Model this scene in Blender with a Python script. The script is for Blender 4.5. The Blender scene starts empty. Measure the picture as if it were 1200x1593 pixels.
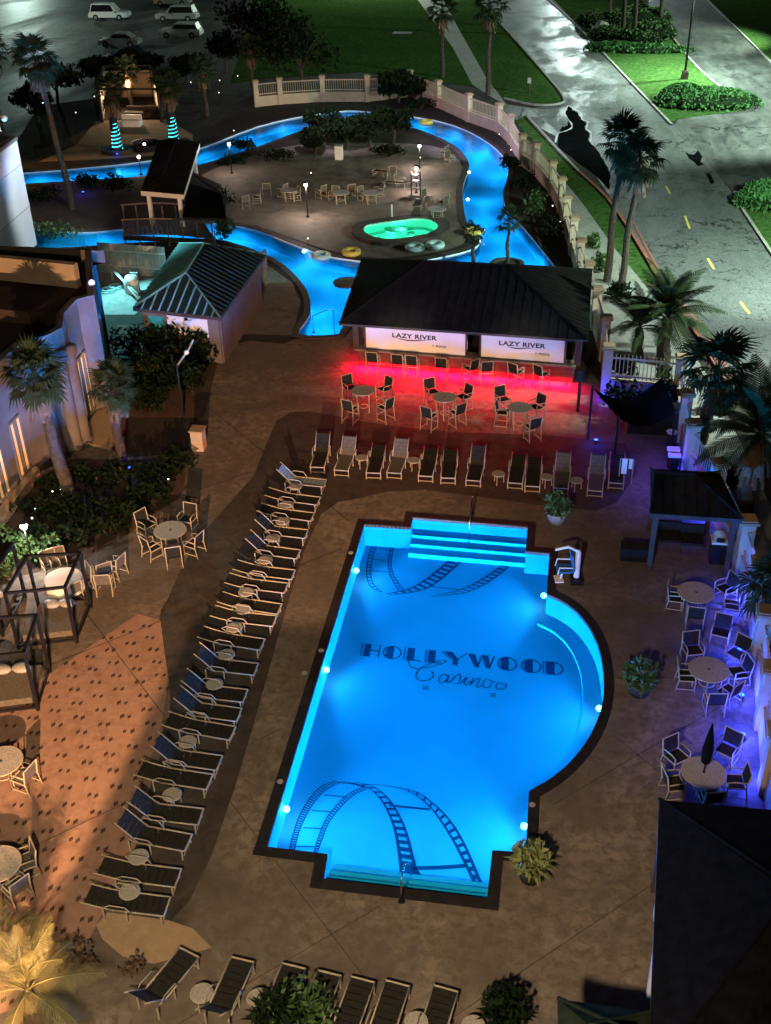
import bpy, bmesh, math, random
from mathutils import Vector, Matrix
from mathutils.geometry import tessellate_polygon
random.seed(7)
SC = bpy.context.scene
COL = SC.collection
R = math.radians
# ------------------------------------------------------------------ camera
CAM_R = Vector((0.98759520, 0.15548861, -0.02188668))
CAM_U = Vector((-0.06556768, 0.53501868, 0.84229205))
CAM_F = Vector((-0.14267660, 0.83040852, -0.53857690))
CH = 23.0
cam = bpy.data.cameras.new('camera')
camo = bpy.data.objects.new('camera', cam); COL.objects.link(camo)
camo.matrix_world = Matrix(((CAM_R.x, CAM_U.x, -CAM_F.x, 0), (CAM_R.y, CAM_U.y, -CAM_F.y, 0),
                            (CAM_R.z, CAM_U.z, -CAM_F.z, CH), (0, 0, 0, 1)))
cam.sensor_fit = 'VERTICAL'; cam.sensor_height = 36; cam.lens = 1750 / 1593 * 36
cam.clip_start = 0.5; cam.clip_end = 2000
SC.camera = camo
# ------------------------------------------------------------------ world: night sky, faint moonlight
w = bpy.data.worlds.new('World'); SC.world = w; w.use_nodes = True
nt = w.node_tree; bg = nt.nodes['Background']
sky = nt.nodes.new('ShaderNodeTexSky'); sky.sky_type = 'NISHITA'; sky.sun_disc = False
sky.sun_elevation = R(25); sky.sun_rotation = R(200)
nt.links.new(sky.outputs[0], bg.inputs[0]); bg.inputs[1].default_value = 0.0011
sl = bpy.data.lights.new('moon', 'SUN'); sl.energy = 0.012; sl.angle = R(1.5); sl.color = (0.8, 0.88, 1.0)
so = bpy.data.objects.new('moon', sl); COL.objects.link(so); so.rotation_euler = (R(50), 0, R(160))
SC.view_settings.view_transform = 'Standard'; SC.view_settings.look = 'None'
SC.view_settings.exposure = 0; SC.view_settings.gamma = 1; SC.view_settings.use_curve_mapping = False
SC.render.engine = 'CYCLES'
SC.cycles.use_denoising = True
SC.cycles.sample_clamp_indirect = 4.0
SC.cycles.max_bounces = 6; SC.cycles.transparent_max_bounces = 12
SC.cycles.caustics_reflective = False; SC.cycles.caustics_refractive = False

# ------------------------------------------------------------------ survey helpers
def ray(px, py):
    return CAM_R * ((px - 600) / 1750) - CAM_U * ((py - 796.5) / 1750) + CAM_F
def g(px, py, z=0.0):
    """where the sight line through a photo pixel meets the level z"""
    d = ray(px, py); t = (CH - z) / -d.z
    return Vector((d.x * t, d.y * t, z))
def gz(px, py, z):
    """the point z above the ground spot seen at a pixel"""
    p = g(px, py); return Vector((p.x, p.y, z))
def gv(px, py, P, D):
    """distance along a vertical wall (through P, heading D) and height"""
    d = ray(px, py); n = Vector((-D.y, D.x, 0)).normalized()
    t = (P.x * n.x + P.y * n.y) / (d.x * n.x + d.y * n.y)
    q = d * t; Dn = Vector((D.x, D.y, 0)).normalized()
    return (Vector((q.x - P.x, q.y - P.y, 0)).dot(Dn), CH + q.z)
def G(pts, z=0.0): return [g(x, y, z) for x, y in pts]
def smooth_loop(pts, n=4, closed=True):
    """Catmull-Rom through points"""
    out = []; N = len(pts)
    rng = range(N) if closed else range(N - 1)
    for i in rng:
        if closed: a, b, c, d = pts[i - 1], pts[i], pts[(i + 1) % N], pts[(i + 2) % N]
        else: a, b, c, d = pts[max(i - 1, 0)], pts[i], pts[i + 1], pts[min(i + 2, N - 1)]
        for k in range(n):
            t = k / n
            out.append(0.5 * ((2 * b) + (c - a) * t + (2 * a - 5 * b + 4 * c - d) * t * t + (3 * b - a - 3 * c + d) * t ** 3))
    if not closed: out.append(pts[-1])
    return out
def offset_loop(pts, d):
    """parallel loop; d>0 outward for a counter-clockwise loop"""
    N = len(pts); area = sum(pts[i].x * pts[(i + 1) % N].y - pts[(i + 1) % N].x * pts[i].y for i in range(N))
    s = 1 if area > 0 else -1; out = []
    for i in range(N):
        a, b, c = pts[i - 1], pts[i], pts[(i + 1) % N]
        e1 = Vector((b.x - a.x, b.y - a.y)).normalized(); e2 = Vector((c.x - b.x, c.y - b.y)).normalized()
        n1 = Vector((e1.y, -e1.x)); n2 = Vector((e2.y, -e2.x)); m = n1 + n2
        if m.length < 1e-4: m = n1
        m.normalize(); k = 1 / max(0.5, m.dot(n1))
        out.append(Vector((b.x + m.x * d * k * s, b.y + m.y * d * k * s, b.z)))
    return out
def inside(p, poly):
    c = False; N = len(poly)
    for i in range(N):
        a, b = poly[i], poly[i - 1]
        if (a.y > p.y) != (b.y > p.y) and p.x < (b.x - a.x) * (p.y - a.y) / (b.y - a.y) + a.x: c = not c
    return c

# ------------------------------------------------------------------ materials
def M(name, col, rough=0.8, var=0.25, scale=3.0, bump=0.0, metal=0.0, col2=None, spec=0.3, detail=6, coat=0):
    m = bpy.data.materials.new(name); m.use_nodes = True; n = m.node_tree; b = n.nodes['Principled BSDF']
    b.inputs['Roughness'].default_value = rough; b.inputs['Metallic'].default_value = metal
    b.inputs['Specular IOR Level'].default_value = spec; b.inputs['Coat Weight'].default_value = coat
    tc = n.nodes.new('ShaderNodeTexCoord'); no = n.nodes.new('ShaderNodeTexNoise')
    no.inputs['Scale'].default_value = scale; no.inputs['Detail'].default_value = detail; no.inputs['Roughness'].default_value = 0.6
    n.links.new(tc.outputs['Object'], no.inputs['Vector'])
    cr = n.nodes.new('ShaderNodeValToRGB'); e = cr.color_ramp.elements
    c2 = col2 or tuple(min(1, c * (1 + var)) for c in col); c1 = col if col2 else tuple(c * (1 - var) for c in col)
    e[0].position = 0.32; e[0].color = (*c1, 1); e[1].position = 0.68; e[1].color = (*c2, 1)
    n.links.new(no.outputs['Fac'], cr.inputs['Fac']); n.links.new(cr.outputs['Color'], b.inputs['Base Color'])
    if bump:
        bp = n.nodes.new('ShaderNodeBump'); bp.inputs['Strength'].default_value = bump; bp.inputs['Distance'].default_value = 0.03
        n2 = n.nodes.new('ShaderNodeTexNoise'); n2.inputs['Scale'].default_value = scale * 6; n2.inputs['Detail'].default_value = 4
        n.links.new(tc.outputs['Object'], n2.inputs['Vector'])
        n.links.new(n2.outputs['Fac'], bp.inputs['Height']); n.links.new(bp.outputs['Normal'], b.inputs['Normal'])
    return m
def EM(name, col, s):
    m = bpy.data.materials.new(name); m.use_nodes = True; n = m.node_tree; b = n.nodes['Principled BSDF']
    b.inputs['Base Color'].default_value = (*col, 1); b.inputs['Emission Color'].default_value = (*col, 1); b.inputs['Emission Strength'].default_value = s
    return m
def MULTI(name, cols, scales, rough, bump=0.2, stretch=(1, 1, 1), rough2=None, spec=0.3, bscale=20.0, thr=(0.35, 0.65), crack=0):
    """three colours laid over each other by two noises: weathered ground"""
    m = bpy.data.materials.new(name); m.use_nodes = True; n = m.node_tree; b = n.nodes['Principled BSDF']
    b.inputs['Specular IOR Level'].default_value = spec
    tc = n.nodes.new('ShaderNodeTexCoord'); mp = n.nodes.new('ShaderNodeMapping'); mp.inputs['Scale'].default_value = stretch
    n.links.new(tc.outputs['Object'], mp.inputs['Vector'])
    prev = None
    for i, (c, s) in enumerate(zip(cols[1:], scales)):
        no = n.nodes.new('ShaderNodeTexNoise'); no.inputs['Scale'].default_value = s; no.inputs['Detail'].default_value = 7; no.inputs['Roughness'].default_value = 0.62
        no.inputs['Distortion'].default_value = 0.6
        n.links.new(mp.outputs[0], no.inputs['Vector'])
        mr = n.nodes.new('ShaderNodeMapRange'); mr.inputs[1].default_value = thr[0]; mr.inputs[2].default_value = thr[1]
        n.links.new(no.outputs['Fac'], mr.inputs[0])
        mx = n.nodes.new('ShaderNodeMixRGB'); n.links.new(mr.outputs[0], mx.inputs[0])
        if prev: n.links.new(prev, mx.inputs[1])
        else: mx.inputs[1].default_value = (*cols[0], 1)
        mx.inputs[2].default_value = (*c, 1); prev = mx.outputs[0]
        if i == 0 and rough2 is not None:
            rr = n.nodes.new('ShaderNodeMapRange'); rr.inputs[1].default_value = 0.42; rr.inputs[2].default_value = 0.56
            rr.inputs[3].default_value = rough; rr.inputs[4].default_value = rough2
            n.links.new(no.outputs['Fac'], rr.inputs[0]); n.links.new(rr.outputs[0], b.inputs['Roughness'])
    if rough2 is None: b.inputs['Roughness'].default_value = rough
    for cs, wd in ((crack, .010), (crack * 3.1, .016)) if crack else ():
        vo = n.nodes.new('ShaderNodeTexVoronoi'); vo.feature = 'DISTANCE_TO_EDGE'; vo.inputs['Scale'].default_value = cs
        nw = n.nodes.new('ShaderNodeTexNoise'); nw.inputs['Scale'].default_value = cs * 3; nw.inputs['Detail'].default_value = 4; n.links.new(tc.outputs['Object'], nw.inputs['Vector'])
        va = n.nodes.new('ShaderNodeVectorMath'); va.operation = 'MULTIPLY_ADD'; va.inputs[1].default_value = (.9 / cs,) * 3; n.links.new(nw.outputs['Color'], va.inputs[0]); n.links.new(tc.outputs['Object'], va.inputs[2]); n.links.new(va.outputs[0], vo.inputs['Vector'])
        ms = n.nodes.new('ShaderNodeTexNoise'); ms.inputs['Scale'].default_value = cs * .8; n.links.new(tc.outputs['Object'], ms.inputs['Vector'])
        th = n.nodes.new('ShaderNodeMapRange'); th.inputs[1].default_value = .42; th.inputs[2].default_value = .6; th.inputs[4].default_value = wd; n.links.new(ms.outputs['Fac'], th.inputs[0])
        lt = n.nodes.new('ShaderNodeMath'); lt.operation = 'LESS_THAN'; n.links.new(vo.outputs['Distance'], lt.inputs[0]); n.links.new(th.outputs[0], lt.inputs[1])
        mc = n.nodes.new('ShaderNodeMixRGB'); n.links.new(lt.outputs[0], mc.inputs[0]); n.links.new(prev, mc.inputs[1]); mc.inputs[2].default_value = (.012, .012, .012, 1); prev = mc.outputs[0]
    n.links.new(prev, b.inputs['Base Color'])
    bp = n.nodes.new('ShaderNodeBump'); bp.inputs['Strength'].default_value = bump; bp.inputs['Distance'].default_value = 0.02
    nb = n.nodes.new('ShaderNodeTexNoise'); nb.inputs['Scale'].default_value = bscale; nb.inputs['Detail'].default_value = 3
    n.links.new(tc.outputs['Object'], nb.inputs['Vector']); n.links.new(nb.outputs['Fac'], bp.inputs['Height'])
    n.links.new(bp.outputs['Normal'], b.inputs['Normal'])
    return m
def WATER(name, tint, rough=0.06):
    m = bpy.data.materials.new(name); m.use_nodes = True; n = m.node_tree; n.nodes.clear()
    out = n.nodes.new('ShaderNodeOutputMaterial'); tr = n.nodes.new('ShaderNodeBsdfTransparent'); tr.inputs[0].default_value = (*tint, 1)
    gl = n.nodes.new('ShaderNodeBsdfGlossy'); gl.inputs['Roughness'].default_value = rough
    fr = n.nodes.new('ShaderNodeFresnel'); fr.inputs[0].default_value = 1.33; mx = n.nodes.new('ShaderNodeMixShader')
    tc = n.nodes.new('ShaderNodeTexCoord'); no = n.nodes.new('ShaderNodeTexNoise'); no.inputs['Scale'].default_value = 1.6; no.inputs['Detail'].default_value = 3
    bp = n.nodes.new('ShaderNodeBump'); bp.inputs['Strength'].default_value = 0.25; bp.inputs['Distance'].default_value = 0.05
    n.links.new(tc.outputs['Object'], no.inputs['Vector']); n.links.new(no.outputs['Fac'], bp.inputs['Height'])
    n.links.new(bp.outputs['Normal'], gl.inputs['Normal']); n.links.new(bp.outputs['Normal'], fr.inputs['Normal'])
    n.links.new(fr.outputs[0], mx.inputs[0]); n.links.new(tr.outputs[0], mx.inputs[1]); n.links.new(gl.outputs[0], mx.inputs[2])
    n.links.new(mx.outputs[0], out.inputs[0])
    return m

DECK = MULTI('deck_concrete', [(0.22, 0.178, 0.135), (0.05, 0.04, 0.033), (0.13, 0.104, 0.08), (0.095, 0.076, 0.058)], [0.2, 1.1, 3.6], 0.75, 0.8, thr=(0.42, 0.66), bscale=9)
DECKD = MULTI('dark_deck_concrete', [(0.042, 0.034, 0.028), (0.024, 0.019, 0.016), (0.062, 0.05, 0.04)], [0.5, 2.0], 0.8, 0.4)  # on the deck band this tone paints shade as well as stain
PAVE = MULTI('terracotta_paving', [(0.26, 0.15, 0.105), (0.18, 0.10, 0.07), (0.29, 0.18, 0.125)], [0.5, 3.5], 0.8, 0.4)
INLAY = M('dark_paver', (0.05, 0.028, 0.02), 0.8, 0.3, 5)
SANDC = MULTI('sand_concrete', [(0.30, 0.21, 0.12), (0.24, 0.165, 0.10), (0.33, 0.24, 0.15)], [0.7, 3.0], 0.8, 0.3)
ISLE = MULTI('island_concrete', [(0.15, 0.125, 0.10), (0.07, 0.06, 0.048), (0.18, 0.15, 0.12)], [0.25, 1.2], 0.75, 0.3)
SOIL = MULTI('soil', [(0.025, 0.018, 0.013), (0.05, 0.035, 0.025), (0.018, 0.014, 0.01)], [0.5, 3.0], 0.95, 0.8)
MULCH = MULTI('mulch', [(0.07, 0.04, 0.025), (0.035, 0.02, 0.014), (0.09, 0.055, 0.035)], [1.2, 6.0], 0.95, 0.9)
GRASS = MULTI('lawn_grass', [(0.05, 0.105, 0.028), (0.08, 0.14, 0.04), (0.022, 0.055, 0.014)], [0.25, 2.5], 1.0, 1.0, bscale=14, spec=0.0)
ROAD = MULTI('wet_asphalt', [(0.085, 0.09, 0.088), (0.11, 0.116, 0.112), (0.05, 0.052, 0.051), (0.13, 0.135, 0.13)], [0.35, 2.2, 9.0], 0.7, 0.9, stretch=(1.0, 0.5, 1), rough2=0.42, spec=0.35, bscale=9, crack=.16)
DROAD = MULTI('parking_asphalt', [(0.05, 0.052, 0.052), (0.025, 0.027, 0.027), (0.10, 0.10, 0.095)], [0.12, 0.9], 0.7, 0.4, stretch=(1, 0.35, 1), rough2=0.5, spec=0.3, bscale=9, crack=.12)
PUDDLE = M('painted_dark_reflection', (0.004, 0.005, 0.005), 0.9, 0.3, 1.0, 0.02, spec=0.0)  # matte black paints the dark reflection on the water
CURB = M('kerb_concrete', (0.30, 0.29, 0.26), 0.85, 0.3, 2.0, 0.3)
CURBR = M('red_painted_kerb', (0.34, 0.10, 0.07), 0.8, 0.3, 3.0, 0.2)
YEL = M('yellow_road_paint', (0.62, 0.50, 0.10), 0.6, 0.2, 5)
WHT = M('white_paint', (0.72, 0.72, 0.70), 0.6, 0.1, 4)
WALK = MULTI('pale_pavement', [(0.22, 0.22, 0.19), (0.16, 0.16, 0.14), (0.27, 0.265, 0.24)], [0.4, 2.0], 0.8, 0.3)
COPE = M('dark_tile_coping', (0.016, 0.014, 0.014), 0.55, 0.4, 3.0, 0.3, spec=0.3)
COPE2 = M('brown_coping', (0.05, 0.042, 0.035), 0.7, 0.3, 2.0, 0.3)
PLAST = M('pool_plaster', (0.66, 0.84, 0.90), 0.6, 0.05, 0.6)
PLASTW = M('darkened_wall_plaster', (0.34, 0.50, 0.60), 0.6, 0.1, 0.8)  # darker than the floor plaster, shading the walls by colour
PLASTG = M('spa_plaster', (0.75, 0.9, 0.85), 0.6, 0.05, 0.8)
PRINT = M('navy_pool_mosaic', (0.02, 0.09, 0.19), 0.7, 0.2, 6)
STUCCO = M('beige_stucco', (0.42, 0.33, 0.24), 0.9, 0.12, 1.2, 0.3)
STUCW = M('white_stucco', (0.55, 0.56, 0.56), 0.9, 0.08, 0.8, 0.2)
STUCG = M('grey_stucco', (0.13, 0.11, 0.10), 0.9, 0.2, 0.8, 0.3)
ROOFB = M('brown_roof_membrane', (0.05, 0.035, 0.028), 0.9, 0.3, 0.8, 0.3)
ROOFD = M('dark_shingle', (0.009, 0.0095, 0.009), 0.95, 0.4, 2.5, 0.6, spec=0.05)
SEAMG = M('green_metal_roof', (0.012, 0.026, 0.023), 0.7, 0.2, 1.5, 0.05, spec=.1)
RIBLIT = M('lit_teal_rib', (0.11, 0.25, 0.23), 0.6, 0.2, 1.5, spec=.2)  # lighter rib colour for lit slopes; shaded slopes get the dark roof colour
WOOD = M('grey_wood', (0.16, 0.13, 0.11), 0.85, 0.3, 3, 0.4)
DWOOD = M('dark_wood', (0.05, 0.035, 0.028), 0.8, 0.3, 3, 0.3)
PVC = M('cream_vinyl_frame', (0.36, 0.31, 0.22), 0.45, 0.08, 4)
SLING = M('dark_sling_fabric', (0.022, 0.021, 0.018), 0.95, 0.3, 12, 0.3, spec=0.05)
SLINGT = M('tan_sling_fabric', (0.10, 0.085, 0.065), 0.9, 0.3, 12, 0.3)
SLINGB = M('blue_grey_fabric', (0.18, 0.25, 0.27), 0.9, 0.2, 10, 0.3)
TTOP = M('speckled_table_top', (0.30, 0.28, 0.25), 0.5, 0.3, 18)
GLINT = M('painted_wet_glint', (0.38, 0.40, 0.39), 0.5, 0.3, 2, spec=0.5)  # pale colour that paints the highlight along the wet edge
BLK = M('black_metal', (0.012, 0.012, 0.013), 0.5, 0.3, 3, metal=0.3)
BLKF = M('black_fabric', (0.006, 0.006, 0.007), 0.98, 0.4, 4, 0.3, spec=0.02)
CHROME = M('stainless_steel', (0.6, 0.6, 0.6), 0.2, 0.05, 2, metal=1.0)
WPL = M('white_plastic', (0.7, 0.7, 0.68), 0.5, 0.05, 2)
BPL = M('blue_plastic_seat', (0.03, 0.12, 0.25), 0.5, 0.1, 2)
YPL = M('yellow_vinyl', (0.5, 0.42, 0.08), 0.4, 0.1, 2)
CPL = M('pale_aqua_vinyl', (0.35, 0.55, 0.55), 0.4, 0.1, 2)
SIGNW = M('sign_panel', (0.72, 0.64, 0.54), 0.7, 0.04, 1)
INK = M('black_sign_ink', (0.012, 0.012, 0.012), 0.6, 0.05, 1)
BARK = M('palm_bark', (0.055, 0.042, 0.032), 0.95, 0.4, 6, 0.9)
THATCH = M('dead_frond_thatch', (0.12, 0.08, 0.05), 0.95, 0.4, 5, 0.5)
LEAFP = M('palm_leaf', (0.022, 0.036, 0.013), 0.75, 0.5, 0.8, spec=0.1)
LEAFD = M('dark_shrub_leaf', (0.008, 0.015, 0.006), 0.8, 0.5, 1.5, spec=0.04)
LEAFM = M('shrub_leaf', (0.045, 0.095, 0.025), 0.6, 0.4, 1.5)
LEAFY = M('yellow_green_leaf', (0.15, 0.14, 0.055), 0.6, 0.3, 1.5)
HEDGE = M('clipped_hedge_leaf', (0.04, 0.13, 0.03), 0.7, 0.4, 1.5)
POTM = M('planter_pot', (0.05, 0.045, 0.04), 0.7, 0.3, 3, 0.2)
POTL = M('pale_planter_pot', (0.25, 0.25, 0.22), 0.7, 0.2, 3, 0.2)
GLASSD = M('dark_car_glass', (0.008, 0.009, 0.01), 0.08, 0.1, 1, spec=0.6)
TYRE = M('tyre_rubber', (0.012, 0.012, 0.012), 0.9, 0.2, 3)
W_POOL = WATER('pool_water', (0.12, 0.78, 1.0))
W_RIVER = WATER('river_water', (0.12, 0.72, 1.0))
W_SPA = WATER('spa_water', (0.25, 1.0, 0.82))

# ------------------------------------------------------------------ mesh builder
class MB:
    def __init__(s): s.v = []; s.f = []
    def add(s, vs, fs):
        o = len(s.v); s.v += [tuple(v) for v in vs]; s.f += [tuple(i + o for i in f) for f in fs]; return s
    def box(s, c, d, rz=0, rx=0, taper=1.0):
        hx, hy, hz = d[0] / 2, d[1] / 2, d[2] / 2
        m = Matrix.Rotation(rz, 3, 'Z') @ Matrix.Rotation(rx, 3, 'X'); vs = []
        for z in (-1, 1):
            k = taper if z > 0 else 1
            for x, y in ((-1, -1), (1, -1), (1, 1), (-1, 1)): vs.append(Vector(c) + m @ Vector((x * hx * k, y * hy * k, z * hz)))
        return s.add(vs, [(3, 2, 1, 0), (4, 5, 6, 7), (0, 1, 5, 4), (1, 2, 6, 5), (2, 3, 7, 6), (3, 0, 4, 7)])
    def tube(s, pts, r, n=6, r1=None, closed=False):
        pts = [Vector(p) for p in pts]; N = len(pts); o = len(s.v)
        for i, p in enumerate(pts):
            if closed: d = pts[(i + 1) % N] - pts[i - 1]
            else: d = pts[min(i + 1, N - 1)] - pts[max(i - 1, 0)]
            d.normalize(); up = Vector((0, 0, 1)) if abs(d.z) < 0.9 else Vector((1, 0, 0))
            a = d.cross(up).normalized(); b = d.cross(a); rr = r if r1 is None else r + (r1 - r) * i / (N - 1)
            for k in range(n):
                t = 2 * math.pi * k / n; s.v.append(tuple(p + a * (math.cos(t) * rr) + b * (math.sin(t) * rr)))
        for i in range(N if closed else N - 1):
            j = (i + 1) % N
            for k in range(n):
                l = (k + 1) % n; s.f.append((o + i * n + k, o + i * n + l, o + j * n + l, o + j * n + k))
        if not closed:
            s.f.append(tuple(o + k for k in range(n))); s.f.append(tuple(o + (N - 1) * n + n - 1 - k for k in range(n)))
        return s
    def lathe(s, prof, n=16, c=(0, 0, 0)):
        o = len(s.v)
        for r, z in prof:
            for k in range(n):
                t = 2 * math.pi * k / n; s.v.append((c[0] + r * math.cos(t), c[1] + r * math.sin(t), c[2] + z))
        for i in range(len(prof) - 1):
            for k in range(n):
                l = (k + 1) % n; s.f.append((o + i * n + k, o + i * n + l, o + (i + 1) * n + l, o + (i + 1) * n + k))
        s.f.append(tuple(o + n - 1 - k for k in range(n))); s.f.append(tuple(o + (len(prof) - 1) * n + k for k in range(n)))
        return s
    def torus(s, R_, r, c=(0, 0, 0), n=20, m=8):
        return s.tube([(c[0] + R_ * math.cos(2 * math.pi * k / n), c[1] + R_ * math.sin(2 * math.pi * k / n), c[2]) for k in range(n)], r, m, closed=True)
    def prism(s, poly, z0, z1, cap0=True):
        N = len(poly); o = len(s.v)
        for z in (z0, z1):
            for p in poly: s.v.append((p[0], p[1], z))
        for i in range(N):
            j = (i + 1) % N; s.f.append((o + i, o + j, o + N + j, o + N + i))
        for t in tessellate_polygon([[Vector((p[0], p[1], 0)) for p in poly]]):
            s.f.append(tuple(o + N + k for k in t))
            if cap0: s.f.append(tuple(o + k for k in reversed(t)))
        return s
    def sheet(s, loops, z=0.0):
        """flat sheet; first loop is the outline, the others are holes"""
        ls = [[Vector((p[0], p[1], 0)) for p in l] for l in loops]; o = len(s.v)
        for l in ls:
            for p in l: s.v.append((p.x, p.y, z))
        for t in tessellate_polygon(ls):
            a, b, c = [Vector(s.v[o + k]) for k in t]
            if (b - a).cross(c - a).z < 0: t = tuple(reversed(t))
            s.f.append(tuple(o + k for k in t))
        return s
    def ribbon(s, a, b, za=None, zb=None):
        """strip between two loops of the same length (closed)"""
        N = len(a); o = len(s.v)
        for p in a: s.v.append((p[0], p[1], p[2] if za is None else za))
        for p in b: s.v.append((p[0], p[1], p[2] if zb is None else zb))
        for i in range(N):
            j = (i + 1) % N; s.f.append((o + i, o + j, o + N + j, o + N + i))
        return s
    def band(s, a, b):
        """open strip between two polylines"""
        N = len(a); o = len(s.v); s.v += [tuple(p) for p in a] + [tuple(p) for p in b]
        for i in range(N - 1): s.f.append((o + i, o + i + 1, o + N + i + 1, o + N + i))
        return s
    def ell(s, c, r, n=8, m=5):
        prof = [(max(0.001, math.sin(math.pi * i / m)), -math.cos(math.pi * i / m)) for i in range(m + 1)]; o = len(s.v)
        s.lathe(prof, n)
        for i in range(o, len(s.v)):
            v = s.v[i]; s.v[i] = (c[0] + v[0] * r[0], c[1] + v[1] * r[1], c[2] + v[2] * r[2])
        return s
    def build(s, name, mat, parent=None, world=False, smooth=False, fixn=True):
        me = bpy.data.meshes.new(name); vs = s.v
        if world and parent is not None:
            inv = Matrix.LocRotScale(parent.location, parent.rotation_euler, None).inverted()
            if parent.parent is not None: inv = inv @ Matrix.LocRotScale(parent.parent.location, parent.parent.rotation_euler, None).inverted()
            vs = [tuple(inv @ Vector(v)) for v in vs]
        me.from_pydata(vs, [], s.f)
        if fixn:
            bm = bmesh.new(); bm.from_mesh(me); bmesh.ops.recalc_face_normals(bm, faces=bm.faces); bm.to_mesh(me); bm.free()
        me.materials.append(mat)
        if smooth:
            for p in me.polygons: p.use_smooth = True
        o = bpy.data.objects.new(name, me); COL.objects.link(o)
        if parent is not None: o.parent = parent
        return o
def tag(o, label=None, cat=None, group=None, kind=None):
    if label: o['label'] = label
    if cat: o['category'] = cat
    if group: o['group'] = group
    if kind: o['kind'] = kind
    return o
def thing(name, label, cat, loc=(0, 0, 0), rz=0.0, group=None):
    o = bpy.data.objects.new(name, None); COL.objects.link(o); o.empty_display_size = 0.2
    o.location = loc; o.rotation_euler = (0, 0, rz); return tag(o, label, cat, group)
def dup(root, loc, rz, label=None, group=None, scale=None):
    r = root.copy(); COL.objects.link(r); r.location = loc; r.rotation_euler = (0, 0, rz)
    if scale: r.scale = (scale,) * 3
    if label: r['label'] = label
    if group: r['group'] = group
    for ch in root.children:
        c = ch.copy(); COL.objects.link(c); c.parent = r
        for gc in ch.children:
            d = gc.copy(); COL.objects.link(d); d.parent = c
    return r
class Proto:
    """the first placement uses the prototype itself, later ones copy it"""
    def __init__(s, root): s.root = root; s.used = False
    def put(s, loc, rz, label, group=None, scale=None):
        if not s.used:
            s.used = True; r = s.root; r.location = loc; r.rotation_euler = (0, 0, rz); r['label'] = label
            s.sc = scale
            if group: r['group'] = group
            s.first = r
            if scale: r.scale = (scale,) * 3
            return r
        r = dup(s.root, loc, rz, label, group, scale)
        if not scale: r.scale = (1, 1, 1)
        return r
def struct(name, mb, mat, label=None, fixn=True):
    o = mb.build(name, mat, fixn=fixn); o['kind'] = 'structure'
    if label: o['label'] = label
    return o
def soft_falloff(o, lin, con):
    """light carried by scattering water: it fades more slowly than in clear air"""
    l = o.data; l.use_nodes = True; n = l.node_tree; e = n.nodes['Emission']
    f = n.nodes.new('ShaderNodeLightFalloff'); f.inputs['Strength'].default_value = 1.0; f.inputs['Smooth'].default_value = 0.3
    a = n.nodes.new('ShaderNodeMath'); a.operation = 'MULTIPLY'; a.inputs[1].default_value = lin
    b = n.nodes.new('ShaderNodeMath'); b.operation = 'MULTIPLY_ADD'; b.inputs[1].default_value = con
    n.links.new(f.outputs['Linear'], a.inputs[0]); n.links.new(f.outputs['Constant'], b.inputs[0]); n.links.new(a.outputs[0], b.inputs[2])
    n.links.new(b.outputs[0], e.inputs['Strength'])
def light(name, kind, loc, col, e, parent=None, r=0.1, aim=None, size=None, spot=None, blend=0.3):
    l = bpy.data.lights.new(name, kind); l.color = col; l.energy = e
    if kind == 'AREA':
        l.shape = 'RECTANGLE' if isinstance(size, tuple) else 'DISK'
        if isinstance(size, tuple): l.size, l.size_y = size
        else: l.size = size or 0.5
    else: l.shadow_soft_size = r
    if kind == 'SPOT': l.spot_size = R(spot); l.spot_blend = blend
    o = bpy.data.objects.new(name, l); COL.objects.link(o)
    p = Vector(loc)
    if aim is not None:
        d = (Vector(aim) - p).normalized(); o.rotation_euler = d.to_track_quat('-Z', 'Y').to_euler()
    if parent is not None:
        p = Matrix.LocRotScale(parent.location, parent.rotation_euler, None).inverted() @ p
        o.parent = parent
    o.location = p
    return o
ORD = ['first', 'second', 'third', 'fourth', 'fifth', 'sixth', 'seventh', 'eighth', 'ninth', 'tenth', 'eleventh', 'twelfth', 'thirteenth',
       'fourteenth', 'fifteenth', 'sixteenth', 'seventeenth', 'eighteenth', 'nineteenth', 'twentieth', 'twenty-first']
# ================================================================== GROUND, ROADS, WATER
ZF = -0.95      # pool floor as the eye reads it through the water
pool_px = [(415,1318),(510,1330),(503,1368),(758,1399),(766,1324),(818,1327),(823,1232)]
arc_px = [(860,1210),(893,1180),(920,1142),(936,1100),(940,1060),(934,1015),(920,980),(898,952),(875,935)]
pool_px2 = [(851,924),(855,861),(818,858),(821,820),(642,805),(639,821),(567,816)]
arcw = smooth_loop([g(823,1232)] + G(arc_px) + [g(851,924)], 3, closed=False)
POOL = G(pool_px[:-1]) + arcw + G(pool_px2[1:])
river_out = [(45,268),(120,262),(230,250),(310,231),(400,197),(475,180),(540,172),(585,175),(640,181),(690,190),(735,207),(773,232),(791,258),(788,282),(783,305),(792,332),(815,354),(862,412),(880,440),(868,478),(760,478),(640,474),(570,478),(545,490),(530,515),(520,521),(465,520),(482,490),(481,460),(467,437),(440,411),(405,393),(372,381),(330,372),(260,376),(192,379),(130,384),(50,388),(-30,392),(-110,370),(-130,320),(-80,285),(-20,273)]
river_in = [(45,286),(130,281),(235,273),(300,260),(400,229),(470,203),(520,191),(572,190),(625,194),(665,207),(703,224),(724,243),(730,260),(722,285),(720,310),(726,345),(740,362),(747,376),(735,387),(700,397),(640,408),(600,410),(555,405),(510,398),(470,385),(400,358),(350,349),(300,345),(192,356),(130,361),(60,356),(0,350),(-50,335),(-50,305),(0,291)]
ROUT = smooth_loop(G(river_out), 3); RIN = smooth_loop(G(river_in), 3)
spa_px = [(566,362),(573,355),(595,351),(620,348),(645,345),(667,346),(680,352),(681,360),(667,368),(645,373),(617,377),(592,376),(573,370)]
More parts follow.
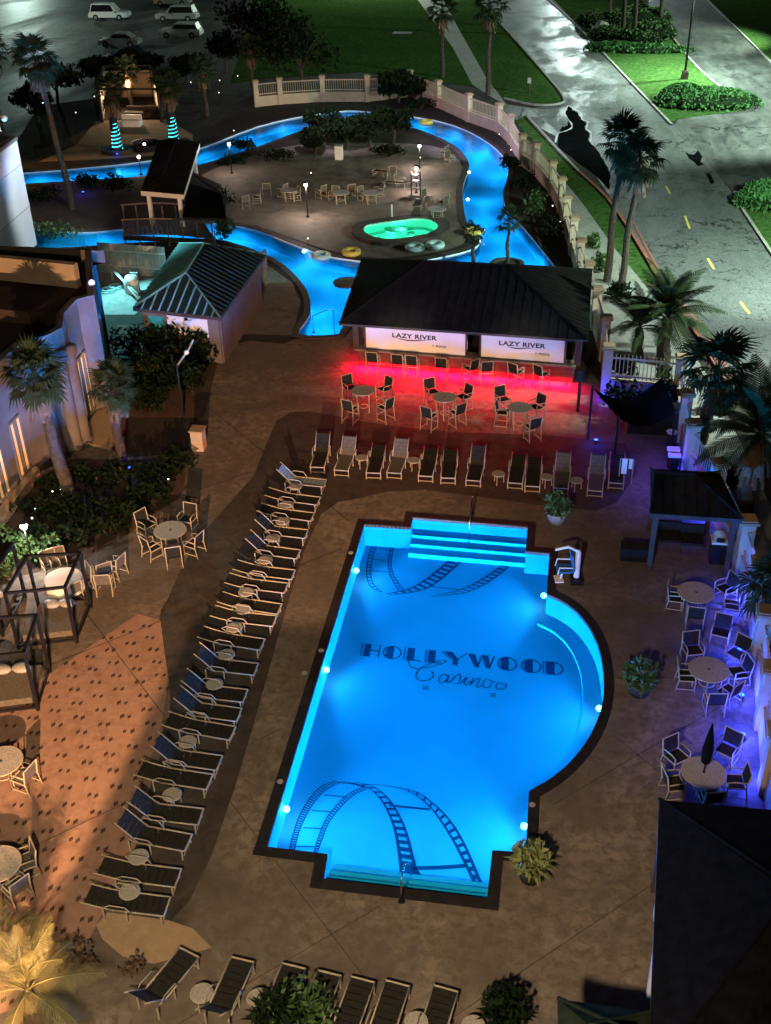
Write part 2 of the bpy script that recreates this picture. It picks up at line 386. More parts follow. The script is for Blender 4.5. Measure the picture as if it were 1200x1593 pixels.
SPA = smooth_loop(G(spa_px), 3)

# the ground sheet, open over the pool and the river
big = [Vector((-420, -60, 0)), Vector((330, -60, 0)), Vector((330, 620, 0)), Vector((-420, 620, 0))]
struct('ground', MB().sheet([big, POOL, ROUT]), SOIL, 'dark bare ground under the planting')

# deck around the main pool
deck_px = [(-150,1750),(1350,1750),(1300,1400),(1215,1240),(1190,1050),(1178,1000),(1172,895),(1100,760),(1062,700),(1050,625),(942,606),(905,560),(890,520)]
deck_l = G(deck_px) + G([(872,492),(760,492),(640,488),(580,491),(556,503),(538,524),(460,527),(440,535),(390,530),(345,540),(310,640),(290,705),(200,712),(175,700),(172,640),(150,640),(110,712),(40,745),(-150,880)])
DECKL = deck_l
deck = struct('pool_deck', MB().sheet([deck_l, POOL], 0.004), DECK, 'brown stained concrete deck round the pool')
# dark band under the sun loungers, shade and stain both put into its colour
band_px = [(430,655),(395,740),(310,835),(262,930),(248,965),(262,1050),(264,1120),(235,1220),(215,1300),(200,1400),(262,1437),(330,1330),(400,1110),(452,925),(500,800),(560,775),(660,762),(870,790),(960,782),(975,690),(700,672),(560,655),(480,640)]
struct('dark_deck_band', MB().sheet([smooth_loop(G(band_px), 2)], 0.008), DECKD, 'dark strip of deck under the lounger row, shade and stain painted in')
# terracotta paving with dark inlays, lower left
pav_px = [(-150,1180),(-30,1120),(120,1020),(215,955),(250,965),(262,1060),(250,1140),(222,1210),(219,1300),(160,1420),(150,1440),(120,1500),(60,1560),(-150,1620)]
PAVL = G(pav_px)
struct('terracotta_paving', MB().sheet([PAVL], 0.012), PAVE, 'terracotta stamped paving lit orange at lower left')
inl = MB(); a0 = g(100,1200); ex = (g(140,1212) - a0); ex = Vector((ex.x, ex.y, 0)); ex.normalize(); ey = Vector((-ex.y, ex.x, 0))
for i in range(-24, 25):
    for j in range(-30, 31):
        c = a0 + ex * (i * 0.86 + (j % 2) * 0.43) + ey * (j * 0.5)
        if not inside(c, PAVL): continue
        for s in (-1, 1):
            q = c + ex * (0.105 * s) + ey * (0.03 * s)
            q += Vector((random.uniform(-.015, .015), random.uniform(-.015, .015), 0)); k = random.uniform(.8, 1.1)
            inl.prism([q + ex * .065 * k, q + ey * .115 * k, q - ex * .065 * k, q - ey * .115 * k], 0.011, 0.02, False)
o = inl.build('paver_inlay', INLAY); tag(o, 'small dark diamond pavers set in pairs across the terracotta paving', 'paver', kind='stuff')
# pale octagonal concrete pad
struct('sand_concrete_pad', MB().sheet([G([(168,1420),(262,1432),(300,1445),(330,1475),(240,1500),(196,1492),(160,1462),(150,1440)])], 0.016), SANDC, 'pale octagonal concrete pad beside the last lounger')
# saw-cut joints in the deck: long diagonals, proud hairlines broken over the water
jt = MB(); d1 = (g(1025,1370) - g(830,1500)); d1 = Vector((d1.x, d1.y, 0)).normalized(); d2 = Vector((-d1.y, d1.x, 0)); base = g(830,1500)
PO = offset_loop(POOL, 0.4)
for dd, nn in ((d1, d2), (d2, d1)):
    for k in ((-5, -3, -2, 0, 1, 3, 5, 7) if nn is d2 else (-4, -1, 2, 4, 7)):
        for s in range(-110, 110):
            p = base + nn * (k * 3.4) + dd * (s * 0.4); q = p + dd * 0.401; m = (p + q) / 2
            if inside(m, DECKL) and not inside(m, PO) and not inside(p, PO) and not inside(q, PO):
                h = nn * 0.011; jt.add([p + h + Vector((0, 0, .0205)), p - h + Vector((0, 0, .0205)), q - h + Vector((0, 0, .0205)), q + h + Vector((0, 0, .0205))], [(0, 1, 2, 3)])
struct('deck_joints', jt, DECKD, 'dark diagonal saw cut joints across the deck')

# ---------------------------------------------- main pool
pool = thing('swimming_pool', 'large bright blue main pool with curved right side and dark tiled rim', 'pool', g(680, 1080))
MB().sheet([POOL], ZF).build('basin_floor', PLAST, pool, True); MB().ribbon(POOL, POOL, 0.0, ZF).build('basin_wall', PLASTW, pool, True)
PO = offset_loop(POOL, 0.30)
b = MB(); b.ribbon(POOL, PO, 0.035, 0.035); b.ribbon(POOL, POOL, 0.035, -0.10); b.ribbon(PO, PO, 0.035, 0.0); b.build('coping', COPE, pool, True)
def pline(a, bb, t): return a + (bb - a) * t
# steps: north notch (three treads) and south notch
n1, n2, n3, n4 = g(642,805), g(821,820), g(818,858), g(639,821)
yd = (n3 - n2); yd.z = 0; yd.normalize(); xd = (n2 - n1); xd.z = 0; xd.normalize()
for i in range(3):
    dpt = 0.42 * (i + 1)
    MB().prism([n1 + xd * .005, n2 - xd * .005, n2 - xd * .005 + yd * dpt, n1 + xd * .005 + yd * dpt], ZF + 0.003, -0.50 - 0.13 * i, False).build('step', PLAST, pool, True)
s1, s2 = g(503,1368), g(758,1399); xs = (s2 - s1); xs.z = 0; xs.normalize(); ys = Vector((-xs.y, xs.x, 0))
for i in range(3):
    dpt = 0.34 * (i + 1)
    MB().prism([s1 + xs * .005, s2 - xs * .005, s2 - xs * .005 + ys * dpt, s1 + xs * .005 + ys * dpt], ZF + 0.003, -0.25 - 0.2 * i, False).build('step', PLAST, pool, True)
# curved bench round the bowed side
ctr = g(700, 1080); inner = [p + (ctr - p).normalized() * 0.6 for p in arcw]
b = MB(); b.band([Vector((p.x, p.y, -0.84)) for p in arcw], [Vector((p.x, p.y, -0.86)) for p in inner])
b.band([Vector((p.x, p.y, -0.86)) for p in inner], [Vector((p.x, p.y, ZF)) for p in inner]); b.build('bench', PLAST, pool, True)
# lamps in the pool wall
UW = EM('underwater_lamp_glass', (0.75, 0.95, 1.0), 9)
plc = (0.013, 0.35, 1.0)
for (px, py, fx, fy) in [(553,878,1,-.1),(506,1032,1,-.1),(443,1248,1,-.1),(818,1275,-1,0),(935,1092,-1,0),(848,917,-1,-.1)]:
    p = g(px, py, -0.10); dr = Vector((fx, fy, 0)).normalized(); q = p + dr * 0.03; q.z = -0.36
    MB().ell((q.x, q.y, q.z), (.10, .10, .10), 10, 6).build('pool_lamp', UW, pool, True, True)
    soft_falloff(light('pool_lamp_light', 'SPOT', q + dr * 0.30, plc, 46, pool, r=0.18, aim=q + dr * 3 - Vector((0, 0, 1.6)), spot=150, blend=.45), 1.1, .95)
# lamps added out of view on the near walls to even the glow
for (px, py) in [(470,1338),(640,1378),(795,1322),(905,1165)]:
    p = g(px, py, -.45); q = p + (g(700, 1080, -.45) - p).normalized() * .35
    soft_falloff(light('pool_lamp_light', 'SPOT', q, plc, 30, pool, r=0.25, aim=q + (g(700, 1080, -.45) - q).normalized() * 2 - Vector((0, 0, 2.2)), spot=165, blend=.4), .3, 1.1)
struct('water', MB().sheet([POOL], -0.09), W_POOL, 'still blue lit water of the main pool', False)

# flat mosaic graphics on the floor
def floorpt(x, y, ox, oy, s=2.609, z=ZF + 0.004): return g(ox + x / s, oy + y / s, z)
def strip(pts, wd, mb, o=(380, 1180)):
    P = [floorpt(x, y, *o) for x, y in pts]; L = []; Rr = []
    P = smooth_loop(P, 4, False)
    for i, p in enumerate(P):
        d = P[min(i + 1, len(P) - 1)] - P[max(i - 1, 0)]; n = Vector((-d.y, d.x, 0)).normalized(); L.append(p + n * wd / 2); Rr.append(p - n * wd / 2)
    mb.band(L, Rr)
def film(name, Lp, Rp, rungs, wl, wr, o):
    mb = MB(); A = smooth_loop([floorpt(x, y, *o) for x, y in Lp], 8, False); B_ = smooth_loop([floorpt(x, y, *o) for x, y in Rp], 8, False)
    def samp(P, t):
        L = [0]
        for i in range(1, len(P)): L.append(L[-1] + (P[i] - P[i - 1]).length)
        s = t * L[-1]
        for i in range(1, len(P)):
            if L[i] >= s: return P[i - 1].lerp(P[i], (s - L[i - 1]) / max(1e-6, L[i] - L[i - 1]))
        return P[-1]
    n = 40; a = [samp(A, i / n) for i in range(n + 1)]; c = [samp(B_, i / n) for i in range(n + 1)]
    def rail(P, Q, w0, w1):
        o_ = []
        for i in range(n + 1):
            d = (Q[i] - P[i]); L = d.length
            o_.append(P[i] + d.normalized() * min(L * 0.4, w0 + (w1 - w0) * i / n))
        mb.band(P, o_)
    wl *= 1.5; wr *= 1.5; rail(a, c, wl, wr); rail(c, a, wl, wr)
    up = Vector((0, 0, 0.002))
    for k in range(rungs + 1):
        t = (k / rungs); p, q = samp(A, t) + up, samp(B_, t) + up; e = (wl + (wr - wl) * t) * 0.8
        d = (samp(A, min(1, t + .01)) - samp(A, max(0, t - .01))).normalized() * e
        mb.add([p - d, p + d, q + d, q - d], [(0, 1, 2, 3)])
    return mb.build(name, PRINT, pool, True)
o1 = (380, 1180)
film('film_strip_print', [(370,90),(310,112),(262,165),(220,238),(196,310),(182,368)], [(385,100),(330,130),(285,180),(245,250),(220,315),(208,368)], 34, .012, .022, o1)
film('film_strip_print', [(490,112),(430,138),(375,188),(328,250),(298,325),(282,376)], [(500,124),(445,150),(392,200),(345,262),(318,330),(300,378)], 30, .012, .022, o1)
film('film_strip_print', [(440,100),(500,118),(548,160),(585,225),(612,310),(632,452)], [(470,98),(535,118),(590,165),(635,235),(668,315),(705,465)], 15, .02, .07, o1)
film('film_strip_print', [(640,124),(700,152),(762,208),(822,295),(872,385),(932,512)], [(625,116),(700,134),(768,180),(838,250),(900,350),(972,516)], 15, .018, .065, o1)
def fline(pts, wd, o=o1):
    m = MB(); strip(pts, wd, m, o); m.build('film_strip_line', PRINT, pool, True)
fline([(380,97),(430,100),(490,115)], .05); fline([(480,104),(560,108),(640,122)], .02)
for a_, b_ in [((325,148),(412,156)), ((275,211),(355,216)), ((240,281),(318,284)), ((208,356),(285,358))]: fline([a_, b_], .035)
m = MB(); strip([(590,190),(755,207)], .07, m); m.build('film_strip_line', PRINT, pool, True)
fline([(640,446),(800,442),(905,434)], .13); fline([(694,450),(710,474)], .12)
o2 = (520, 780)
film('film_strip_print', [(158,168),(136,230),(130,290),(142,340),(182,368)], [(180,170),(158,230),(150,290),(162,335),(195,366)], 16, .03, .02, o2)
film('film_strip_print', [(230,180),(218,245),(226,300),(262,366)], [(246,182),(234,245),(244,300),(290,368)], 16, .03, .02, o2)
film('film_strip_print', [(496,203),(430,268),(360,322),(300,355),(215,374)], [(552,212),(478,282),(400,342),(330,368),(230,380)], 15, .07, .02, o2)
film('film_strip_print', [(715,226),(650,280),(580,325),(500,360),(395,384)], [(750,230),(682,290),(612,338),(530,372),(430,386)], 17, .06, .015, o2)
m = MB(); strip([(535,216),(610,232),(690,258)], .13, m, o2); m.build('film_strip_line', PRINT, pool, True)
for a_, b_ in [((390,345),(510,358)), ((180,188),(226,200)), ((160,235),(216,243)), ((152,282),(218,287))]: fline([a_, b_], .04, o2)
# HOLLYWOOD in deco capitals: thin hairline beside a heavy stem
u0 = floorpt(106, 626, *o2); u1 = floorpt(930, 708, *o2); t0 = floorpt(116, 576, *o2)
UX = (u1 - u0); UL = UX.length; UX = UX / UL; UY = (t0 - u0)
def LP(x, y): return u0 + UX * (x / 824 * UL) + UY * y
def letter(ch, x0, x1):
    mb = MB(); W_ = x1 - x0; zz = Vector((0, 0, 0))
    def q(a, b_, c, d): mb.add([LP(x0 + W_ * x, y) + zz for x, y in (a, b_, c, d)], [(0, 1, 2, 3)])
    def rc(xa, xb, ya=0, yb=1): q((xa, ya), (xb, ya), (xb, yb), (xa, yb))
    def ring(ca, cb, ra, rb, th, a0=0, a1=360):
        n = 28; A = []; B = []
        for k in range(n + 1):
            t = R(a0 + (a1 - a0) * k / n); A.append(LP(x0 + W_ * (ca + ra * math.cos(t)), cb + rb * math.sin(t))); B.append(LP(x0 + W_ * (ca + (ra - th) * math.cos(t)), cb + (rb - th * .9) * math.sin(t)))
        mb.band(A, B)
    if ch == 'H': rc(0, .05); rc(.14, .46); rc(.46, .86, .46, .54); rc(.86, .93)
    if ch == 'L': rc(0, .06); rc(.18, .60); rc(.60, 1.0, 0, .07)
    if ch == 'O':
        ring(.5, .5, .5, .53, .07); xs_ = [.18 + .4 * k / 8 for k in range(9)]
        f = lambda x: .5 * math.sqrt(max(0, 1 - ((x - .5) / .47) ** 2))
        mb.band([LP(x0 + W_ * x, .5 + f(x)) for x in xs_], [LP(x0 + W_ * x, .5 - f(x)) for x in xs_])
    if ch == 'D':
        rc(0, .05); rc(.14, .56); n = 20; A = []; B = []
        for k in range(n + 1):
            t = R(90 - 180 * k / n); A.append(LP(x0 + W_ * (.5 + .5 * math.cos(t)), .5 + .5 * math.sin(t))); B.append(LP(x0 + W_ * (.5 + .42 * math.cos(t)), .5 + .43 * math.sin(t)))
        mb.band(A, B)
    if ch == 'Y': q((.0, 1), (.36, 1), (.66, .42), (.40, .42)); q((.92, 1), (1.0, 1), (.62, .42), (.56, .42)); rc(.42, .62, 0, .44); q((-.12, 1), (-.07, 1), (.34, .42), (.29, .42))
    if ch == 'W': q((0, 1), (.26, 1), (.44, 0), (.28, 0)); q((.50, 1), (.56, 1), (.40, 0), (.34, 0)); q((.50, 1), (.74, 1), (.82, 0), (.68, 0)); q((.94, 1), (1, 1), (.82, 0), (.76, 0))
    return mb.build('letter', PRINT, pool, True)
for ch, a_, b_ in [('H',0,84),('O',90,168),('L',178,250),('L',266,335),('Y',340,438),('W',440,552),('O',560,640),('O',656,738),('D',744,826)]: letter(ch, a_, b_)
# Casino in script
def script(paths, wd=.035):
    mb = MB()
    for P in paths: strip(P, wd, mb, o2)
    return mb.build('script_letter', PRINT, pool, True)
script([[(300,640),(308,668),(340,678),(400,670),(455,652),(440,645),(400,655),(360,672),(335,695),(335,718),(362,728),(395,720),(404,700),(392,690)]])
script([[(462,708),(440,704),(425,722),(430,738),(450,732),(465,708)], [(466,706),(458,728),(470,734),(484,720)]])
script([[(480,722),(508,700),(512,716),(505,738),(486,740)]])
script([[(512,738),(540,712),(528,736),(538,744),(556,728)], [(548,700),(552,698)]])
script([[(566,716),(552,746)], [(556,740),(584,718),(592,722),(578,750),(590,754),(604,742)]])
script([[(640,728),(616,722),(604,742),(614,756),(634,750),(640,730),(655,735)]])
script([[(690,742),(668,736),(656,752),(668,764),(690,758),(700,744),(690,738)]])
m = MB()
for c in ((372,757),(645,786)):
    for k in range(3): strip([(c[0] - 12, c[1] - 6 + 6 * k), (c[0] + 12, c[1] - 5 + 6 * k)], .03, m, o2)
m.build('small_print', PRINT, pool, True)
# drains and skimmer lids on the rim
for px, py in [(546,860),(500,1012),(436,1216),(828,1252),(474,1047)]:
    p = g(px, py, .035); o = MB().lathe([(.09, 0), (.09, .012), (.07, .016)], 12, (p.x - .0, p.y, .035)); o.build('skimmer_lid', CURB, pool, True)
def handrail(px, py, dirv, label):
    p = g(px, py, .03); t = thing('pool_handrail', label, 'handrail', (p.x, p.y, .03)); d = Vector((dirv[0], dirv[1], 0)).normalized(); s = Vector((-d.y, d.x, 0)) * .0
    MB().tube([Vector((0, 0, 0)), Vector((0, 0, .75)), d * .12 + Vector((0, 0, .86)), d * .5 + Vector((0, 0, .78)), d * 1.0 + Vector((0, 0, .2)), d * 1.25 + Vector((0, 0, -.5))], .024, 8).build('rail', CHROME, t, smooth=True)
    MB().lathe([(.09, 0), (.07, .05), (.03, .06)], 12).build('base_flange', BLK, t)
    return t
handrail(625, 1402, (0.05, 1), 'steel handrail over the steps at the near end of the main pool')
handrail(735, 800, (0, -1), 'steel handrail over the wide steps at the far end of the main pool')

# ---------------------------------------------- lazy river
riv = thing('lazy_river', 'winding blue lit lazy river channel looping round the island', 'pool', g(500, 300))
b = MB(); b.sheet([ROUT, RIN], ZF); b.ribbon(ROUT, ROUT, 0.0, ZF); b.ribbon(RIN, RIN, 0.0, ZF); b.build('basin', PLAST, riv, True)
RO2 = offset_loop(ROUT, 0.35); RI2 = offset_loop(RIN, -0.45)
b = MB(); b.ribbon(ROUT, RO2, 0.03, 0.03); b.ribbon(RO2, RO2, 0.03, -.01); b.build('outer_coping', COPE2, riv, True)
b = MB(); b.ribbon(RIN, RI2, 0.03, 0.03); b.ribbon(RI2, RI2, .03, -.01); b.build('inner_coping', COPE2, riv, True)
struct('river_water', MB().sheet([ROUT, RIN], -0.10), W_RIVER, 'blue lit water of the lazy river', False)
struct('island', MB().sheet([offset_loop(RIN, -0.44), SPA], 0.006), SOIL, 'planted island inside the lazy river')
isl = G([(310,275),(400,240),(470,225),(560,222),(640,224),(690,232),(722,262),(712,300),(716,345),(728,372),(690,390),(600,402),(530,394),(470,376),(400,352),(345,342),(330,310)])
struct('island_deck', MB().sheet([smooth_loop(isl, 3), SPA], 0.012), ISLE, 'pale concrete patio on the island')
struct('river_bank', MB().sheet([G([(340,392),(405,404),(455,440),(468,470),(455,522),(385,520),(330,520),(300,480)])], .004), ISLE, 'concrete bank left of the river bend')
rlamps = [(60,277),(130,272),(200,265),(270,256),(330,240),(400,212),(450,196),(540,181),(600,186),(650,190),(700,204),(745,228),(772,262),(755,300),(752,330),(780,355),(790,385),(830,400),(740,405),(640,440),(560,440),(510,420),(470,402),(510,500),(500,470),(420,372),(370,362),(160,370),(250,366),(320,358),(700,440),(820,450)]
for i, (px, py) in enumerate(rlamps):
    p = g(px, py, -.3)
    soft_falloff(light('river_lamp_light', 'SPOT', p, (0.03, 0.48, 1.0), 62 if py > 300 else 72, riv, r=.3, aim=p - Vector((0, 0, 1)), spot=172, blend=.3), 1.3, .5)
for (px, py) in [(730,268),(728,310),(745,375),(473,391),(305,351),(585,190),(500,193)]:
    p = g(px, py, -.08); MB().ell((p.x, p.y, p.z), (.11, .11, .08), 10, 6).build('river_lamp', UW, riv, True, True)
# spa
spa = thing('spa_pool', 'small kidney shaped green lit spa with curved steps and a raised dark rim', 'spa', g(623, 362))
SI = SPA; SO = offset_loop(SPA, .75); SM = offset_loop(SPA, .15)
b = MB(); b.sheet([SI], -.7); b.ribbon(SI, SI, .22, -.7); b.build('basin', PLASTG, spa, True)
b = MB(); b.ribbon(SI, SO, .24, .24); b.ribbon(SO, SO, .24, 0); b.ribbon(SI, SI, .24, .15); b.build('rim', COPE2, spa, True)
c = g(622, 362)
for k, (r, z) in enumerate([(.85, -.42), (.5, -.12)]):
    q = g(615, 354)
    MB().prism([(q.x + r * 1.4 * math.cos(2 * math.pi * i / 24), q.y + .2 + r * 1.5 * math.sin(2 * math.pi * i / 24), 0) for i in range(24)], -.69, z, False).build('step', PLASTG, spa, True)
spin = offset_loop(SPA, -.5); b = MB(); b.ribbon(SI, spin, -.35, -.35); b.ribbon(spin, spin, -.35, -.7); b.build('bench', PLASTG, spa, True)
struct('spa_water', MB().sheet([offset_loop(SPA, .01)], .12), W_SPA, 'green lit water in the spa', False)
for px, py in ((600,366),(650,362),(625,356)): light('spa_lamp_light', 'POINT', g(px, py, -.1), (.16, 1.0, .62), 75, spa, r=.2)

# ---------------------------------------------- lawns, roads, kerbs beyond the fence
def kerb(name, pts, mat, label, wd=.18, h=.13):
    P = smooth_loop(G(pts), 3, False); L = []; Q = []
    for i, p in enumerate(P):
        d = P[min(i + 1, len(P) - 1)] - P[max(i - 1, 0)]; n = Vector((-d.y, d.x, 0)).normalized(); L.append(p + n * wd / 2); Q.append(p - n * wd / 2)
    up = Vector((0, 0, h)); b = MB(); b.band([p + up for p in L], [p + up for p in Q]); b.band([p + up for p in L], L); b.band([p + up for p in Q], Q)
    return struct(name, b, mat, label, False)
lawnA = [(420,-120),(640,-120),(700,60),(740,135),(700,130),(640,122),(560,112),(480,118),(400,124),(360,130),(380,60)]
struct('lawn', MB().sheet([G(lawnA)], .02), GRASS, 'dark green lawn behind the curved fence')
struct('lawn', MB().sheet([G([(655,-120),(700,-120),(745,0),(800,62),(850,120),(878,160),(830,163),(780,152),(755,120),(710,40),(690,0)])], .02), GRASS, 'lawn strip between footpath and road')
struct('lawn', MB().sheet([G([(820,178),(842,205),(870,235),(945,310),(1010,400),(1035,440),(1000,440),(950,380),(900,310),(860,255),(825,215),(800,190)])], .02), GRASS, 'narrow grass verge along the outside of the fence')
struct('footpath', MB().sheet([G([(600,-120),(645,-120),(690,0),(712,42),(757,122),(790,165),(762,150),(735,132),(705,75),(650,0)])], .03), WALK, 'wet grey footpath crossing the lawn')
struct('pavement', MB().sheet([G([(862,262),(905,315),(955,385),(1002,442),(1060,520),(1110,600),(1200,790),(1400,1200),(1240,1200),(1185,900),(1150,790),(1068,655),(955,590),(940,520),(905,420),(880,330)])], .024), WALK, 'pale pavement strip outside the fence wall')
struct('road', MB().sheet([G([(640,-150),(740,-150),(850,0),(905,48),(975,122),(1050,195),(1120,275),(1155,320),(1200,395),(1420,760),(1420,1300),(1260,900),(1200,690),(1145,600),(1070,510),(1020,425),(975,345),(925,270),(890,225),(842,200),(800,185),(770,160),(830,168),(878,160),(850,118),(800,60),(742,0)])], .008), ROAD, 'wet grey asphalt road curving past the pool fence')
struct('service_road', MB().sheet([G([(930,-150),(1060,-150),(1100,0),(1200,100),(1420,300),(1420,520),(1290,520),(1200,395),(1160,330),(1142,300),(1120,275),(1050,195),(1070,160),(1145,158),(1120,135),(1075,95),(1000,0)])], .012), DROAD, 'dark parking drive on the far right')
struct('median', MB().sheet([G([(790,-60),(858,-5),(905,45),(975,120),(1042,190),(1060,185),(1160,172),(1130,145),(1075,95),(1000,0),(930,-70)])], .03), GRASS, 'bright green grass median between the two roads')
struct('lawn', MB().sheet([G([(1060,-150),(1100,0),(1200,98),(1500,390),(1500,-150)])], .03), GRASS, 'lawn at the far right corner')
struct('median', MB().sheet([G([(1143,302),(1200,292),(1500,290),(1500,620),(1290,520),(1200,392),(1165,342)])], .03), GRASS, 'bright grass island at the right edge')
kerb('kerb', [(742,-4),(800,60),(850,118),(876,150),(872,162),(830,164),(785,154)], CURB, 'concrete kerb along the lawn strip')
kerb('kerb', [(850,-4),(905,48),(975,122),(1045,195)], CURB, 'concrete kerb along the left side of the median')
kerb('kerb', [(1000,-4),(1075,95),(1135,148)], CURB, 'concrete kerb along the right side of the median')
kerb('kerb', [(1080,-20),(1100,0),(1200,98),(1400,300)], CURB, 'concrete kerb along the far right lawn')
kerb('kerb', [(1200,292),(1155,298),(1143,306),(1165,342),(1200,395),(1290,530)], CURB, 'concrete kerb round the grass island at the right edge')
kerb('kerb', [(820,182),(870,236),(900,268)], CURB, 'concrete kerb by the grass verge')
kerb('red_kerb', [(900,268),(945,310),(985,368),(1030,442),(1090,530),(1130,600)], CURBR, 'faded red kerb along the fence side')
kerb('red_kerb', [(985,345),(1022,415),(1050,455),(1098,520),(1150,605)], CURBR, 'thin faded red line at the gutter', .12, .03)
for a_, b_ in [((1066,336),(1073,356)), ((1101,402),(1111,419)), ((1152,470),(1166,488)), ((1208,556),(1220,575)), ((1036,290),(1043,302)), ((1006,248),(1012,258))]:
    p, q = g(*a_), g(*b_); d = (q - p).normalized(); n = Vector((-d.y, d.x, 0)) * .07
    struct('road_marking', MB().add([v + Vector((0, 0, .016)) for v in (p + n, p - n, q - n, q + n)], [(0, 1, 2, 3)]), YEL, 'yellow centre dash on the wet road')
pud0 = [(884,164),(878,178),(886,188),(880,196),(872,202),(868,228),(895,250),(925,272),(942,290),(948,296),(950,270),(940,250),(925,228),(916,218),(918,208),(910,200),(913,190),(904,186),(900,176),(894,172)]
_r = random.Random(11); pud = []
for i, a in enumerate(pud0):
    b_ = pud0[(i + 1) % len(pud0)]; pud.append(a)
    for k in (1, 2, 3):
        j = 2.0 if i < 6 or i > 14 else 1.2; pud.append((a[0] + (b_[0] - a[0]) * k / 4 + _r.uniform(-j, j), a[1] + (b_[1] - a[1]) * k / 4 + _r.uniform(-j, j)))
struct('puddle', MB().sheet([G(pud)], .014), PUDDLE, 'large jagged wet patch at the junction, dark reflection and bright rim painted on')
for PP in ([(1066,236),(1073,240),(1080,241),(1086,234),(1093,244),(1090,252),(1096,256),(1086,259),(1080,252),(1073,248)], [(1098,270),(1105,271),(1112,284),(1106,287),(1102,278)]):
    struct('puddle', MB().sheet([G(PP)], .016), PUDDLE, 'small jagged puddle near the road centre, dark reflection painted black')
struct('parking_lot', MB().sheet([G([(-200,-150),(330,-150),(360,0),(330,130),(60,165),(30,215),(-250,240)])], .01), DROAD, 'wet parking area at upper left')
# ================================================================== BUILDINGS
def hip_roof(t, C, ze, zr, ia, ib, mat, RR=None, rib=0.4, ribname='roof_seam', ribmat=None, soffit=DWOOD, stuff=True, thick=.16, ribr=.022, ribmats=None):
    """C: eave corners A,B,C,D (A-B front, C-D back); ridge runs left to right, inset ia / ib from the ends"""
    A, B, Cc, D = [Vector((p.x, p.y, ze)) for p in C]
    ml, mr = (A + D) / 2, (B + Cc) / 2; dx = (mr - ml).normalized()
    R1 = ml + dx * ia; R2 = mr - dx * ib; R1.z = R2.z = zr
    if RR: R1, R2 = RR
    faces = [(A, B, R2, R1), (B, Cc, R2, R2), (Cc, D, R1, R2), (D, A, R1, R1)]
    for f in faces:
        mb = MB()
        if (f[2] - f[3]).length < 1e-4: mb.add([f[0], f[1], f[2]], [(0, 1, 2)])
        else: mb.add(list(f), [(0, 1, 2, 3)])
        mb.build('roof_panel', mat, t, True)
    fa = MB()
    for p, q in ((A, B), (B, Cc), (Cc, D), (D, A)):
        z = Vector((0, 0, thick)); o = Vector((0, 0, .004)); fa.add([p - o, q - o, q - z, p - z], [(0, 1, 2, 3)])
    fa.add([A - Vector((0, 0, thick)), B - Vector((0, 0, thick)), Cc - Vector((0, 0, thick)), D - Vector((0, 0, thick))], [(0, 1, 2, 3)])
    fa.build('fascia', soffit, t, True)
    cap = MB(); up = Vector((0, 0, .03))
    cap.tube([R1 + up, R2 + up], .05, 5)
    for p, q in ((A, R1), (B, R2), (Cc, R2), (D, R1)): cap.tube([p + up, q + up], .045, 5)
    cap.build('ridge_cap', ribmat or mat, t, True)
    if rib:
        rb = MB()
        for fi, (P0, P1, Q1, Q0) in enumerate(faces):
            L = (P1 - P0).length; e = (P1 - P0).normalized()
            a = (Q0 - P0).dot(e); b = L - (Q1 - P0).dot(e); hgt = ((Q0 - P0) - e * a)
            n = int(L / rib)
            for i in range(1, n):
                s = L * i / n; k = 1.0
                if s < a: k = s / a
                elif s > L - b: k = (L - s) / b
                p = P0 + e * s; u = Vector((0, 0, .012))
                if stuff: rb.tube([p + u, p + hgt * k + u], ribr, 4)
                else: MB().tube([p + u, p + hgt * k + u], ribr, 4).build(ribname, ribmats[fi] if ribmats else (ribmat or mat), t, True)
        if stuff:
            o = rb.build(ribname, ribmat or mat, t, True); o['kind'] = 'stuff'
    return A, B, Cc, D, R1, R2
def post(t, p, z0, z1, w=.12, mat=DWOOD, name='post'):
    return MB().box((p.x, p.y, (z0 + z1) / 2), (w, w, z1 - z0)).build(name, mat, t, True)

# --- poolside bar with two roll-down sign panels
bar = thing('pool_bar', 'long pool bar with dark hipped roof, two pale sign panels and red lit counter', 'bar', g(720, 560))
hip_roof(bar, [g(528,503,2.9), g(915,529,2.9), g(922,420,2.9), g(562,404,2.9)], 2.9, 4.5, 3.6, 3.9, ROOFD, None, .42, thick=.11)
P0 = g(556, 572); P1 = g(890, 600); bx = (P1 - P0); BL = bx.length; bx.normalize(); by = Vector((-bx.y, bx.x, 0))
def BW(s, d, z): q = P0 + bx * s + by * d; return Vector((q.x, q.y, z))
ang = math.atan2(bx.y, bx.x)
def bbox(name, s0, s1, d0, d1, z0, z1, mat, parent=bar):
    c = BW((s0 + s1) / 2, (d0 + d1) / 2, (z0 + z1) / 2)
    return MB().box(c, (s1 - s0, d1 - d0, z1 - z0), ang).build(name, mat, parent, True)
bbox('counter_front', 0, BL, .30, .42, .0, .88, DWOOD)
bbox('counter_top', -.1, BL + .1, .0, .7, .883, .95, WOOD)
for s in (0.0, BL - .12): bbox('counter_end', s, s + .12, .423, 3.0, 0, .88, DWOOD)
bbox('back_wall', -.2, BL + .2, 4.6, 4.8, 0, 2.73, DWOOD)
for s in (-.2, BL): bbox('side_wall', s, s + .18, 2.0, 4.59, 0, 2.73, DWOOD)
bbox('header_beam', -.2, BL + .2, .20, .36, 2.17, 2.73, DWOOD)
for s in (-.2, BL * .487, BL): bbox('post', s, s + .28, .19, .40, .953, 2.168, DWOOD)
